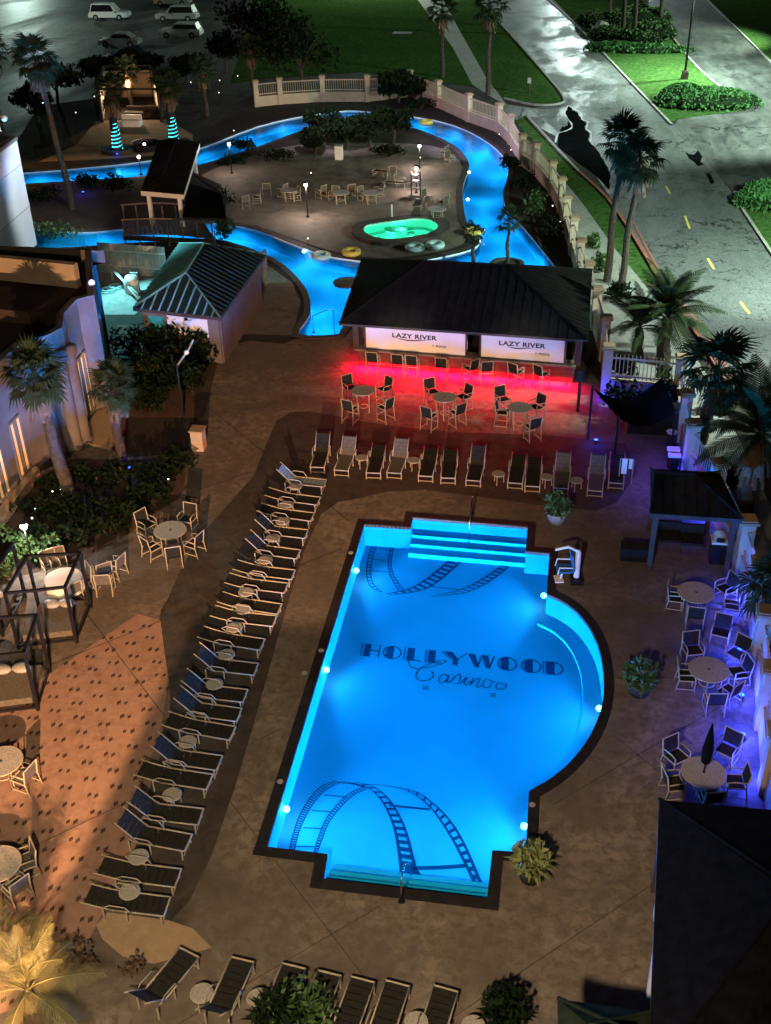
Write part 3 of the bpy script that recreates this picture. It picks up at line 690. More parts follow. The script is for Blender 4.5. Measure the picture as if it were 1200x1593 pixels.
def signpanel(pxs, zb, zt, label):
    s0 = gv(pxs[0], pxs[1], P0 + by * .14, bx)[0]; s1 = gv(pxs[2], pxs[3], P0 + by * .14, bx)[0]
    root = bar
    t = thing('sign_panel', label, 'sign', BW(s0, .14, zb), ang)
    wd = s1 - s0; h = zt - zb
    MB().box((wd / 2, 0, h / 2), (wd, .05, h)).build('panel', SIGNW, t)
    f = MB()
    for z in (-.045, h + .045): f.box((wd / 2, -.01, z), (wd + .18, .09, .08))
    for x in (-.045, wd + .045): f.box((x, -.01, h / 2), (.08, .088, h))
    f.build('sign_frame', DWOOD, t)
    def txt(s, size, x, z, it=False):
        c = bpy.data.curves.new('sign_lettering', 'FONT'); c.body = s; c.size = size; c.extrude = .004; c.align_x = 'CENTER'; c.offset = size * .032; c.shear = .15 if it else 0
        c.space_character = 1.08; tmp = bpy.data.objects.new('tmp', c); COL.objects.link(tmp)
        dg = bpy.context.evaluated_depsgraph_get(); me = bpy.data.meshes.new_from_object(tmp.evaluated_get(dg)); bpy.data.objects.remove(tmp); bpy.data.curves.remove(c)
        me.materials.clear(); me.materials.append(INK); o = bpy.data.objects.new('sign_lettering', me); COL.objects.link(o); o.parent = t
        o.location = (x, -.032, z); o.rotation_euler = (R(90), 0, 0); o.scale = (1.25, 1, 1)
    txt('LAZY RIVER', .30, wd * .49, h * .60)
    txt('& POOL', .15, wd * .74, h * .28, True)
    sw = [(wd * .30, h * .62), (wd * .36, h * .53), (wd * .45, h * .50), (wd * .55, h * .54), (wd * .66, h * .60)]
    sw = smooth_loop([Vector((x, -.033, z)) for x, z in sw], 5, False)
    m = MB()
    a = [p + Vector((0, 0, .025 * math.sin(math.pi * i / (len(sw) - 1)))) for i, p in enumerate(sw)]; b_ = [p - Vector((0, 0, .03 * math.sin(math.pi * i / (len(sw) - 1)))) for i, p in enumerate(sw)]
    m.band(a, b_); m.build('swoosh', INK, t)
    return t
signpanel((570, 530, 724, 540), 1.02, 2.10, 'left sign panel of the pool bar, wider of the two, reading LAZY RIVER')
signpanel((749, 540, 878, 548), 1.04, 2.12, 'right sign panel of the pool bar, narrower of the two, reading LAZY RIVER')
nt_ = thing('notice', 'small square white notice on the dark post between the two sign panels', 'notice', BW(BL * .487 + .14, .185, 1.3), ang)
MB().box((0, -.012, .22), (.36, .012, .42)).build('board', WPL, nt_); MB().add([(-.1, -.02, .32), (.1, -.02, .32), (0, -.02, .14)], [(0, 1, 2)]).build('emblem', SIGNW, nt_)
RED = EM('red_led', (1.0, .01, .06), 6)
bbox('led_strip', .05, BL - .05, .24, .28, .85, .878, RED)
for i in range(9):
    _l = light('red_led_light', 'AREA', BW(BL * (i + .5) / 9, .12, .44), (1.0, .001, .028), 330, bar, size=(1.1, .10), aim=BW(BL * (i + .5) / 9, -.15, 0)); _l.data.spread = R(155)
light('red_led_light', 'POINT', BW(-.4, .3, .4), (1.0, .001, .028), 60, bar, r=.1)
light('red_led_light', 'POINT', BW(-.35, 1.2, .7), (1.0, .001, .028), 60, bar, r=.1)

# --- pump house with green metal roof
ph = thing('pump_house', 'pump house with green standing seam roof and bright blue door', 'building', g(290, 480))
A, B, Cc, D = g(207,479,2.6), g(343,494,2.6), g(414,396,2.6), g(279,379,2.6)
hip_roof(ph, [B, Cc, D, A], 2.6, 4.0, 2.3, .25, SEAMG, (g(290,425,3.8), g(318,379,3.8)), .42, 'roof_seam', RIBLIT, stuff=False, ribr=.05, ribmats=[SEAMG, SEAMG, RIBLIT, RIBLIT])  # light and shade put into the rib colours, slope by slope
cc = (A + B + Cc + D) / 4
W4 = [Vector((cc.x + (p.x - cc.x) * .88, cc.y + (p.y - cc.y) * .88, 0)) for p in (A, B, Cc, D)]
for i in range(4):
    p, q = W4[i], W4[(i + 1) % 4]; d = (q - p); L = d.length; a_ = math.atan2(d.y, d.x); m_ = (p + q) / 2
    MB().box((m_.x, m_.y, 1.21), (L - .13 if i % 2 else L, .12, 2.42), a_).build('wall', STUCG, ph, True)
p, q = W4[0], W4[1]; d = (q - p).normalized(); n = Vector((d.y, -d.x, 0)); a_ = math.atan2(d.y, d.x); L = (q - p).length
BDOOR = M('bright_blue_door', (.03, .38, .52), .5, .1, 3)
c = p + d * (.75) + n * .085; MB().box((c.x, c.y, 1.05), (.8, .04, 2.1), a_).build('door', BDOOR, ph, True)
for k in range(9):
    c = p + d * (1.45 + k * (L - 1.9) / 9) + n * .075
    MB().box((c.x, c.y, 1.75), (.24, .03, .9), a_).build('louver_window', WPL, ph, True)
fl = thing('timber_screen', 'grey wooden screen wall with three upright slots right of the pump house', 'fence', g(385, 480))
P_, Q_ = g(352,505), g(418,440); d = (Q_ - P_); L = d.length; a_ = math.atan2(d.y, d.x); d.normalize(); nb = int(L / .26)
for k in range(nb):
    if k in (4, 8, 11): continue
    c = P_ + d * ((k + .5) * L / nb); MB().box((c.x, c.y, 1.0), (L / nb - .03, .05, 2.0), a_).build('board', WOOD, fl, True)
# --- service yard
yd_ = thing('service_yard', 'concrete service yard with pipes behind a pale board fence', 'yard', g(200, 440))
MB().sheet([G([(158,490),(150,398),(262,405),(262,440),(210,490)])], .02).build('slab', WALK, yd_, True)
fy = thing('board_fence', 'pale board fence at the back of the service yard', 'fence', g(210, 410))
P_, Q_ = g(158,424), g(262,432); d = (Q_ - P_); L = d.length; a_ = math.atan2(d.y, d.x); d.normalize(); nb = int(L / .22)
for k in range(nb):
    c = P_ + d * ((k + .5) * L / nb); MB().box((c.x, c.y, .9 + random.uniform(-.02, .02)), (L / nb - .02, .04, 1.8), a_).build('board', M('pale_board', (.38, .38, .36), .8, .2, 3) if k == 0 else bpy.data.materials['pale_board'], fy, True)
for z in (.5, 1.4): MB().tube([P_ + Vector((0, -.06, z)), Q_ + Vector((0, -.06, z))], .035, 6).build('rail', WPL, fy, True)
for (a, b_, z0, z1, nm) in [((157,428),(215,466),1.1,.35,'long white pipe slanting across the service yard'), ((176,436),(216,472),.9,.25,'short white pipe slanting to the pump house wall')]:
    p, q = g(*a), g(*b_); t = thing('pipe', nm, 'pipe', p)
    MB().tube([Vector((p.x, p.y, .02)), Vector((p.x, p.y, z0)), Vector((q.x, q.y, z1)), Vector((q.x, q.y, .02))], .06, 8).build('pipe_run', WPL, t, True, True)
    MB().tube([Vector((p.x, p.y, z0 - .1)), Vector((p.x, p.y, z0 + .08))], .09, 8).build('coupling', WPL, t, True)
for (px, py, nm) in [(168,452,'coil of pale hose lying in the service yard'), (178,447,'second larger coil of pale hose nearer the board fence')]:
    p = g(px, py, .05); t = MB().torus(.42, .05, (0, 0, 0), 18, 6).torus(.34, .05, (.04, .03, .07), 18, 6).build('hose_coil', CPL, smooth=True); t.location = p; tag(t, nm, 'hose')
p = g(207, 455, 0); t = thing('filter_tank', 'squat pale filter tank beside the pump house wall', 'tank', p)
MB().lathe([(.38, 0), (.42, .1), (.42, .7), (.3, .95), (.1, 1.0)], 16).build('tank_body', WPL, t, smooth=True); MB().tube([(0, 0, 1.0), (0, 0, 1.15), (.4, 0, 1.15), (.4, 0, .1)], .05, 6).build('valve_pipe', CURB, t)
light('yard_flood_light', 'SPOT', gz(166, 446, 4.4), (.25, .9, 1.0), 4200, None, r=.15, aim=g(240, 435, 1.8), spot=120, blend=.4)
light('door_light', 'POINT', gz(213, 498, 2.0), (.4, .95, 1.0), 12, ph, r=.1)

# --- low curved hotel wing, left
hw = thing('hotel_wing', 'low hotel wing with brown flat roof and curved beige wall, windows lit', 'building', g(20, 700))
fp = G([(168,548),(176,600),(176,632),(150,640),(133,664),(131,690),(108,704),(80,712),(55,735),(30,766),(0,800),(-80,880)])
fp = [fp[0]] + smooth_loop([g(168,548), g(172,590), g(176,632)], 3, False)[1:] + fp[3:6] + smooth_loop(fp[5:], 3, False)[1:]
foot = fp + [g(-300, 900), g(-500, 600), g(-260, 372, 5.3), g(146, 388, 5.3)]
for v_ in foot: v_.z = 0
b = MB(); b.prism(foot, 0, 4.7, False); b.build('wall', STUCG, hw, True)
bi = offset_loop(foot, -.28); b = MB(); b.ribbon(foot, bi, 5.3, 5.3); b.ribbon(foot, foot, 4.703, 5.3); b.ribbon(bi, bi, 4.703, 5.3); b.build('parapet', STUCG, hw, True)
MB().sheet([offset_loop(foot, -.27)], 4.712).build('roof', ROOFB, hw, True)
b = MB(); p, q = g(-60, 418, 5), g(122, 437, 5); m_ = (p + q) / 2; dd = q - p; b.box((m_.x, m_.y, 5.25), (dd.length, .35, 1.1), math.atan2(dd.y, dd.x)); b.build('roof_upstand', STUCCO, hw, True)
b = MB(); p, q = g(-20, 470, 5), g(70, 478, 5); m_ = (p + q) / 2; dd = q - p; b.box((m_.x, m_.y, 5.0), (dd.length, 2.4, .55), math.atan2(dd.y, dd.x)); b.build('roof_unit', ROOFB, hw, True)
GLOW = EM('lit_window_glass', (1.0, .62, .25), .14)
def windows(a, b_, n, z0, z1, gap=.25):
    P_, Q_ = g(*a), g(*b_); d = Q_ - P_; L = d.length; d.normalize(); nn = Vector((d.y, -d.x, 0)); aa = math.atan2(d.y, d.x)
    if nn.x < 0: nn = -nn
    w_ = L / n
    for k in range(n):
        c = P_ + d * ((k + .5) * w_) + nn * .03
        f = MB(); f.box((c.x, c.y, z1 + .05), (w_ - gap + .14, .12, .1), aa).box((c.x, c.y, z0 - .05), (w_ - gap + .14, .16, .1), aa)
        for s in (-1, 1):
            e = c + d * (s * (w_ - gap + .07) / 2); f.box((e.x, e.y, (z0 + z1) / 2), (.07, .12, z1 - z0), aa)
        wf = f.build('window', STUCG, hw, True); wf.name = 'window'
        MB().box((c.x, c.y, (z0 + z1) / 2), (w_ - gap, .03, z1 - z0), aa).build('pane', GLOW, wf, True)
windows((149,642), (134,663), 3, .4, 3.0)
windows((50,741), (33,761), 2, .5, 2.8)
windows((20,777), (2,797), 2, .5, 2.8)
for (px, py) in [(120,697),(92,708),(134,690)]:
    p = g(px, py); MB().lathe([(.34, 0), (.34, .3), (.26, .35), (.26, 4.1), (.34, 4.2), (.34, 4.5)], 14, (p.x, p.y, 0)).build('column', STUCG, hw, True, True)
b = MB(); b.prism(G([(133,692),(136,664),(152,642),(178,634),(196,640),(196,668),(172,700)]), 0.0, .12); b.build('entrance_step', SANDC, hw, True)
b = MB(); b.prism(G([(58,738),(50,744),(28,772),(0,806),(-20,830),(-10,835),(12,812),(44,768),(64,742)]), 0.0, .4); b.build('window_ledge', SANDC, hw, True)
light('entrance_light', 'POINT', gz(160, 655, 2.9), (1.0, .62, .28), 30, hw, r=.15)
light('ledge_light', 'POINT', gz(75, 735, 2.3), (1.0, .66, .32), 12, hw, r=.15)
light('ledge_light', 'POINT', gz(20, 800, 2.0), (1.0, .66, .32), 8, hw, r=.15)
light('roof_light', 'POINT', gz(60, 450, 7.2), (1.0, .5, .2), 110, hw, r=.2)
p = g(132, 455, 4.9); o = MB().lathe([(.14, 0), (.14, .12), (.05, .2)], 12).build('roof_lamp', EM('dim_violet_lamp', (.7, .65, 1.0), .9)); o.location = (p.x + .4, p.y, 5.3); tag(o, 'small pale violet lamp on the curved parapet of the hotel wing', 'lamp')
# --- white panelled block behind
wb = thing('white_block', 'tall pale panelled building block at the left edge', 'building', g(20, 380))
a0_, a1_ = g(58, 380), g(35, 203, 6.4)
c0 = Vector((a0_.x, a0_.y, 0)); f0 = g(-60, 276, 6.4); f0.z = 0
dv = (f0 - c0).normalized(); bk = c0 + Vector((-.6, 1, 0)).normalized() * 7
q1 = c0; q2 = c0 + dv * 14
ft = [q1, q2, q2 + Vector((-14, 9, 0)), q1 + Vector((-13, 9, 0))]
b = MB(); b.prism(ft, 0, 6.4); b.build('wall', STUCW, wb, True)
b = MB()
nn = Vector((-dv.y, dv.x, 0));
if nn.x < 0 and nn.y > 0: nn = -nn
for z in (4.9, 2.4): 
    c = c0 + dv * 7 + nn * .004; b.box((c.x, c.y, z), (14, .02, .05), math.atan2(dv.y, dv.x))
b.build('panel_joint', CURB, wb, True)
b = MB(); b.ribbon(offset_loop(ft, .06), offset_loop(ft, -.3), 6.5, 6.5); b.ribbon(offset_loop(ft, .06), offset_loop(ft, .06), 6.3, 6.5); b.build('cap', STUCG, wb, True)
p = q1 + Vector((-1.6, 1.3, 0)); t = thing('camera_dome', 'white security camera dome on the corner of the pale block', 'camera', (p.x, p.y, 6.4))
MB().tube([(0, 0, 0), (0, 0, .9), (.5, -.2, 1.0)], .05, 6).build('bracket', WPL, t); MB().ell((.5, -.2, .85), (.2, .2, .18), 12, 8).build('dome', WPL, t, smooth=True)
# --- bridge pavilion over the river
pv = thing('bridge_pavilion', 'narrow pavilion with long dark roof, white fascia and white posts', 'pavilion', g(262, 330))
A, B, Cc, D = g(219,297,2.9), g(286,303,2.9), g(311,223,2.9), g(247,220,2.9)
hip_roof(pv, [B, Cc, D, A], 2.9, 3.5, 1.6, 1.6, ROOFD, None, .5, soffit=WPL, thick=.28)
cc = (A + B + Cc + D) / 4
for k, (s, u) in enumerate([(0.14, .06), (.86, .06), (.14, .94), (.86, .94)]):
    q = A.lerp(B, s).lerp(D.lerp(Cc, s), u); post(pv, q, 0.3, 2.62, .22, WPL)
br = thing('footbridge', 'wooden arched footbridge over the lower river branch', 'bridge', g(245, 365))
Lq = [(190,338),(190,350),(192,364)]; Rq = [(305,338),(320,352),(330,368)]
P_, Q_ = g(192,342,.55), g(318,345,.55); P2, Q2 = g(192,366,.55), g(334,372,.55); N = 18
for k in range(N):
    a, b_, c, d = P_.lerp(Q_, k / N), P_.lerp(Q_, (k + .93) / N), P2.lerp(Q2, (k + .93) / N), P2.lerp(Q2, k / N)
    h = .18 * math.sin(math.pi * (k + .5) / N); z = .5 + h
    MB().prism([a, b_, c, d], z, z + .06).build('plank', WOOD, br, True)
for (a, b_) in ((P_, Q_), (P2, Q2)):
    MB().tube([Vector((a.lerp(b_, t_).x, a.lerp(b_, t_).y, 1.5 + .18 * math.sin(math.pi * t_))) for t_ in [i / 10 for i in range(11)]], .05, 6).build('handrail', WOOD, br, True)
    for i in range(7):
        q = a.lerp(b_, (i + .1) / 6.2); MB().tube([(q.x, q.y, -.1), (q.x, q.y, 1.5)], .05, 6).build('baluster', WOOD, br, True)
    m_ = (a + b_) / 2; dd = b_ - a; MB().box((m_.x, m_.y, .4), (dd.length, .15, .25), math.atan2(dd.y, dd.x)).build('beam', DWOOD, br, True)
sr = thing('stair_ramp', 'dark railed ramp leading down beside the footbridge', 'ramp', g(330, 350))
MB().tube([g(305,335,1.0), g(335,372,.9)], .05, 6).build('handrail', DWOOD, sr, True)
for a in ((305,345),(320,362),(336,382)): MB().tube([g(*a), g(*a) + Vector((0, 0, .95))], .04, 6).build('baluster', DWOOD, sr, True)
# dark shed roof right of pavilion
sh = thing('grey_shed', 'dark grey pitched shed beside the pavilion', 'shed', g(315, 325))
hip_roof(sh, [g(285,338,1.6), g(352,340,1.6), g(352,305,1.6), g(300,270,1.6)], 1.6, 2.3, .4, .4, ROOFD, None, .5)
b = MB(); b.prism([g(289,345), g(347,347), g(347,322), g(302,300)], 0, 1.5); b.build('wall', DWOOD, sh, True)

# --- poolside cabana right
def canopy(name, label, corners, ze, zr, ia, ib, inset=.3, w=.16, mat=ROOFD, postmat=DWOOD, skip=(), rib=.35):
    A, B, Cc, D = [Vector((p.x, p.y, 0)) for p in corners]; cc = (A + B + Cc + D) / 4
    t = thing(name, label, 'cabana', (cc.x, cc.y, 0))
    hip_roof(t, [A, B, Cc, D], ze, zr, ia, ib, mat, None, rib)
    for i, p in enumerate((A, B, Cc, D)):
        if i in skip: continue
        q = p + (cc - p).normalized() * inset; post(t, q, 0, ze - .165, w, postmat)
    return t
cb = canopy('cabana', 'small cabana with dark hipped roof and timber posts beside the planters', [g(1012,799,2.45), g(1156,808,2.45), g(1120,735,2.45), g(1012,729,2.45)], 2.45, 3.15, .1, 1.3)
t = canopy('cabana', 'large black roofed cabana at the lower right corner', [g(1008,1680,2.9), g(1420,1720,2.9), g(1400,1278,2.9), g(1026,1244,2.9)], 2.9, 4.3, 2.6, 2.6, mat=BLKF, rib=0)
for (px, py) in ((1026,1372),(1016,1490)):
    p = g(px, py, 1.9); MB().box((p.x + .05, p.y, 1.6), (.12, .22, 1.9)).build('tied_curtain', WPL, t, True)
canopy('cabana', 'dark cabana roof corner cut off by the bottom edge', [g(872,1720,2.7), g(1010,1740,2.7), g(1015,1575,2.7), g(868,1554,2.7)], 2.7, 3.6, 1.2, 1.2, mat=M('green_canvas', (.02, .028, .02), .95, .3, 2, .2, spec=0), rib=0)
for k in range(6):
    p = g(970 + k * 9, 1597, 1.0); o = MB().lathe([(.05, 0), (.04, .2), (.02, .3)], 8).build('white_bottle', WPL, smooth=True); o.location = (p.x, p.y, 1.0); tag(o, f'{ORD[k]} small white bottle from the left at the bottom edge by the dark cabana', 'bottle', 'white bottles by the dark cabana')
p = g(990, 1594, 1.0); tb = thing('towel_shelf', 'dark low shelf holding white bottles at the bottom edge', 'shelf', (p.x, p.y, 0))
MB().box((.1, .0, .96), (1.1, .3, .07)).build('shelf_board', DWOOD, tb)
for s in (-.4, .6): MB().box((s, 0, .46), (.06, .28, .92)).build('leg', DWOOD, tb)

# ================================================================== FENCE WALL
pil = [(660,-0),(437,162),(503,158),(572,158),(638,150),(682,167),(729,189),(776,206),(794,224),(812,257),(833,272),(858,302),(872,330),(880,360),(890,396),(900,432),(912,470),(925,512),(938,560),(941,608)][1:]
fen = thing('perimeter_fence', 'curved beige perimeter wall with square pillars and railings round the river', 'fence', g(700, 200))
def pillar(t, p, h=2.1, w=.42, a=0):
    MB().box((p.x, p.y, h / 2), (w, w, h), a).build('pillar', STUCCO, t, True)
    MB().box((p.x, p.y, h + .055), (w + .16, w + .16, .10), a).box((p.x, p.y, h + .14), (w + .05, w + .05, .06), a).build('pillar_cap', SANDC, t, True)
def span(t, p, q, dense=.16, parts=False, low=.85, hi=1.85, plinth=True):
    d = q - p; L = d.length; a = math.atan2(d.y, d.x); d.normalize(); m_ = (p + q) / 2
    if plinth: MB().box((m_.x, m_.y, low / 2), (L - .43, .22, low), a).build('low_wall', STUCCO, t, True)
    MB().box((m_.x, m_.y, hi), (L - .43, .06, .07), a).build('top_rail', STUCCO, t, True); MB().box((m_.x, m_.y, low + .17), (L - .43, .06, .07), a).build('bottom_rail', STUCCO, t, True)
    n = max(2, int((L - .5) / dense)); mb = MB()
    for k in range(n):
        c = p + d * (.28 + (k + .5) * (L - .56) / n)
        if parts: MB().box((c.x, c.y, (low + .05 + hi + .2) / 2), (.035, .035, hi + .2 - low - .05), a).build('picket', STUCCO, t, True)
        else: mb.box((c.x, c.y, (low + .05 + hi + .1) / 2), (.03, .03, hi + .1 - low - .05), a)
    if not parts:
        o = mb.build('railing', STUCCO, t, True); o['kind'] = 'stuff'
PV = G(pil); PV[-1] = g(941, 608)
left_run = [g(400, 166)] + PV
for i, p in enumerate(left_run):
    nxt = left_run[min(i + 1, len(left_run) - 1)] - left_run[max(i - 1, 0)]
    pillar(fen, p, a=math.atan2(nxt.y, nxt.x))
    if i: span(fen, left_run[i - 1], p, .2)
f2 = thing('gate_fence', 'cream picket fence section between two pillars beside the bar', 'fence', g(1000, 610))
p, q = g(941, 611), g(1053, 623); q_ = g(1053, 623)
span(f2, p, q, .17, True, low=.75, hi=1.75)
f3 = thing('side_wall', 'beige wall with pillars and blue uplights along the right side of the deck', 'wall', g(1120, 850))
run = [g(1053,626), g(1060,686), g(1070,735), g(1108,800), g(1150,893), g(1168,960), g(1176,1040), g(1185,1130), g(1192,1230), g(1215,1350)]
for i, p in enumerate(run):
    nxt = run[min(i + 1, len(run) - 1)] - run[max(i - 1, 0)]
    pillar(f3, p, 2.15, .45, math.atan2(nxt.y, nxt.x))
    if i: span(f3, run[i - 1], p, .2, low=.95)
BL_ = EM('blue_uplight_lens', (.02, .12, 1.0), 5)
bc = (.03, .05, 1.0)
def uplight(px, py, e, off=(-.35, 0), label='', z=.12, lit=True):
    p = g(px, py); q = Vector((p.x + off[0], p.y + off[1], 0))
    t = thing('uplight', label, 'uplight', q)
    MB().lathe([(.05, 0), (.05, z - .04), (.09, z - .02), (.09, z + .06)], 10).build('housing', BLK, t); MB().lathe([(.08, z + .062), (.05, z + .09)], 10).build('lens', BL_, t)
    if lit: light('uplight_light', 'POINT', (q.x, q.y, z + .3), bc, e * 6, t, r=.08)
uplight(941, 612, 8, (-.1, -.45), 'blue uplight at the foot of the pillar by the picket fence')
uplight(1058, 655, 20, (-.4, 0), 'blue uplight below the first pillar of the right side wall')
uplight(1070, 735, 34, (-.45, 0), 'blue uplight at the pillar beside the purple lit deck')
uplight(1108, 800, 24, (-.4, -.1), 'blue uplight behind the small cabana')
uplight(1168, 950, 30, (-.5, 0), 'blue uplight at the wall beside the farthest round table')
uplight(1174, 1020, 30, (-.5, 0), 'blue uplight at the wall beside the striped table')
uplight(1180, 1090, 30, (-.5, 0), 'blue uplight at the wall below the striped table')
uplight(1160, 1150, 40, (-.1, 0), 'blue uplight on the deck behind the closed umbrella')
uplight(1190, 1215, 30, (-.5, 0), 'blue uplight nearest the large black cabana')
uplight(927, 690, 5, (0, 0), 'small blue light on the deck right of the bar')
light('bracket_light', 'POINT', gz(1128, 830, 1.9), (1.0, .75, .4), 3, cb, r=.05)
light('blue_wash_light', 'SPOT', gz(1030, 745, 2.6), (.12, .08, 1.0), 420, f3, r=.2, aim=gz(1025, 745, 0), spot=125, blend=.8)
light('warm_pillar_light', 'SPOT', gz(1000, 560, 5.0), (1.0, .66, .30), 110, None, r=.1, aim=g(1010, 600, 1), spot=80)
light('warm_pillar_light', 'SPOT', gz(1040, 840, 6.0), (1.0, .58, .28), 110, None, r=.1, aim=g(1165, 880, 1), spot=60)
light('warm_pillar_light', 'SPOT', gz(1080, 1080, 7.5), (1.0, .58, .35), 90, None, r=.1, aim=g(1190, 1120, 1), spot=50)

# ================================================================== LAMPS
LG = EM('lamp_globe_glass', (1.0, .78, .85), 22)
def postlamp(base, h, label, e, col=(1.0, .80, .72), gl=.11):
    p = g(*base); t = thing('lamp_post', label, 'lamp', p)
    MB().lathe([(.14, 0), (.12, .06), (.05, .12), (.035, .3), (.03, h - .2), (.06, h - .15)], 10).build('post', BLK, t, smooth=True)
    MB().ell((0, 0, h), (gl, gl, gl), 12, 8).build('globe', LG, t, smooth=True); MB().lathe([(.16, h + .13), (.10, h + .19), (.02, h + .23)], 10).build('cap', BLK, t)
    for k in range(4):
        a = k * math.pi / 2; MB().tube([(.09 * math.cos(a), .09 * math.sin(a), h - .15), (.12 * math.cos(a), .12 * math.sin(a), h + .13)], .008, 4).build('strut', BLK, t)
    light('lamp_post_light', 'POINT', (p.x, p.y - .16, h - .22), col, e, t, r=.1)
postlamp((479,338), 2.1, 'lit lamp post on the patio left of the green spa', 420)
postlamp((648,300), 1.65, 'lit lamp post beside the tables right of centre of the island', 320)
postlamp((653,262), 1.6, 'lit lamp post at the edge of the island shrubs, farthest of the island lamps', 260)
postlamp((361,270), 2.1, 'lit lamp post by the river near the left end of the island', 200)
postlamp((220,272), 1.3, 'short lit lamp post at the far river bank by the fire pit', 40)
postlamp((52,882), 1.75, 'brightly glaring lamp post in the planting bed at left', 330, (1.0, .92, .9), .13)
GL_ = EM('small_garden_light', (1.0, .85, .8), 5); GT = EM('teal_garden_light', (.4, 1.0, .8), 6)
def gl(px, py, z, label, mat=GL_, e=0):
    p = g(px, py, z); t = thing('garden_light', label, 'garden light', (p.x, p.y, 0)); MB().tube([(0, 0, 0), (0, 0, z)], .018, 5).build('stake', BLK, t); MB().ell((0, 0, z), (.038, .038, .035), 8, 5).build('lens', mat, t)
    if e: light('garden_light_glow', 'POINT', (p.x, p.y, z + .12), (1, .85, .8), e, t, r=.06)
for i, (px, py) in enumerate([(147,150),(67,160),(297,128),(342,125),(370,118),(341,144),(118,175)]): gl(px, py, 1.8, f'{ORD[i]} small white light from the left along the dark far planting' if i < 5 else ['low white light just below the far planting lights', 'dim white light above the left river bank'][i - 5])
for (px, py, l) in [(364,203,'tiny white light on the far river bank'),(484,269,'tiny white light above the island patio lamp'),(654,245,'tiny white light just under the farthest island lamp'),(777,209,'tiny white light at the foot of the perimeter wall'),(795,233,'tiny light beside the second pillar of the wall'),(312,333,'oval white light on the shed beside the pavilion'),(479,371,'small violet light at the river edge'),(754,357,'tiny white light at the spa side river edge'),(860,320,'tiny cream light in the dark bed by the wall'),(872,345,'second tiny cream light in the dark bed by the wall'),(54,791,'small teal light above the glaring lamp'),(50,806,'small white light just above the glaring lamp')]: gl(px, py, .35, l, GT if 'teal' in l else GL_)
for (px, py, l) in [(80,758,'upper left sparkle'),(91,757,'upper middle sparkle'),(95,761,'upper right sparkle'),(82,764,'lower left sparkle'),(97,769,'lowest sparkle')]: gl(px, py, .3, l + ' of the cluster left of the palm trunk')
for (px, py, l) in [(163,737,'upper sparkle of the pair right of the palm'),(166,744,'lower sparkle of the pair right of the palm'),(253,743,'left sparkle of the trio near the path corner'),(262,745,'right sparkle of the trio near the path corner'),(257,749,'lowest sparkle of the trio near the path corner')]: gl(px, py, .3, l)
for (px, py, e, l) in [(107,776,2,'blue spot at the foot of the thick palm'),(136,792,2,'blue spot in the dark bed below the palm'),(203,733,1.5,'blue spot beside the thinner palm'),(104,290,2,'blue spot left of the tall palm'),(130,302,5,'violet blue spot lighting the shrub by the tall palm'),(183,243,2,'faint blue spot at the wrapped palm by the river')]: uplight(px, py, e, (0, 0), l, .1)
# tall street lamp pole on the median
p = g(1065, 123); t = thing('street_lamp', 'tall dark street lamp pole with box base on the grass median', 'street lamp', p)
MB().box((0, 0, .35), (.6, .6, .7)).box((0, 0, .74), (.46, .46, .08)).build('base', DWOOD, t); MB().tube([(0, 0, .7), (0, 0, 10.2)], .11, 8, .07).build('pole', BLK, t, smooth=True)
MB().tube([(0, 0, 10.1), (.6, .3, 10.35), (1.4, .7, 10.4)], .05, 6).build('arm', BLK, t); MB().box((1.7, .85, 10.38), (.9, .4, .16), .46).build('lamp_head', BLK, t)
MB().box((1.7, .85, 10.285), (.6, .26, .02), .46).build('lamp_lens', EM('street_lamp_lens', (.75, 1.0, .8), 8), t)
sg = (.70, 1.0, .80)
light('street_lamp_light', 'SPOT', (p.x + 1.7, p.y + .85, 10.2), sg, 42000, t, r=.2, aim=(p.x + 1.7, p.y + .85, 0), spot=125, blend=.6)
# more street lights standing beyond the frame
def far_lamp(x, y, h, e, col, label, aim, spot=90):
    t = thing('street_lamp', label, 'street lamp', (x, y, 0)); MB().tube([(0, 0, 0), (0, 0, h)], .11, 8, .07).build('pole', BLK, t); MB().box((0, 0, h + .08), (.9, .4, .16)).build('lamp_head', BLK, t)
    light('street_lamp_light', 'SPOT', (x, y, h - .25), col, e, t, r=.25, aim=aim, spot=spot, blend=.6)
q = g(1330, 215); far_lamp(q.x, q.y, 11, 65000, sg, 'street lamp outside the right edge beside the parking drive', g(1110, 190), 100)
q = g(1420, 480); far_lamp(q.x, q.y, 10, 45000, sg, 'street lamp outside the right edge beside the grass island', g(1170, 400), 95)
q = g(900, -60); far_lamp(q.x, q.y, 11, 60000, (.76, .98, .92), 'street lamp beyond the top edge beside the road', g(860, 40), 105)
far_lamp(8, 262, 12, 50000, (.74, .97, .95), 'street lamp far up the road', g(900, 130), 40)
q = g(20, -60); far_lamp(q.x, q.y, 11, 32000, (.72, 1.0, .88), 'street lamp beyond the top left corner over the parking area', g(150, 60), 120)
# hotel floodlights: the camera looks down from the hotel, whose front wall stands below it
ht = thing('hotel_tower', 'hotel tower front wall below the viewpoint', 'building', (4, -6, 0))
MB().box((4 + 4, -5, 10), (34.0, 8, 20)).build('wall', STUCCO, ht, True); MB().box((6.8, 6.5, 3), (26.0, 5, 6)).build('unseen_light_blocker', STUCCO, ht, True)  # low front block is unseen, added to cast the deck's shadow edge
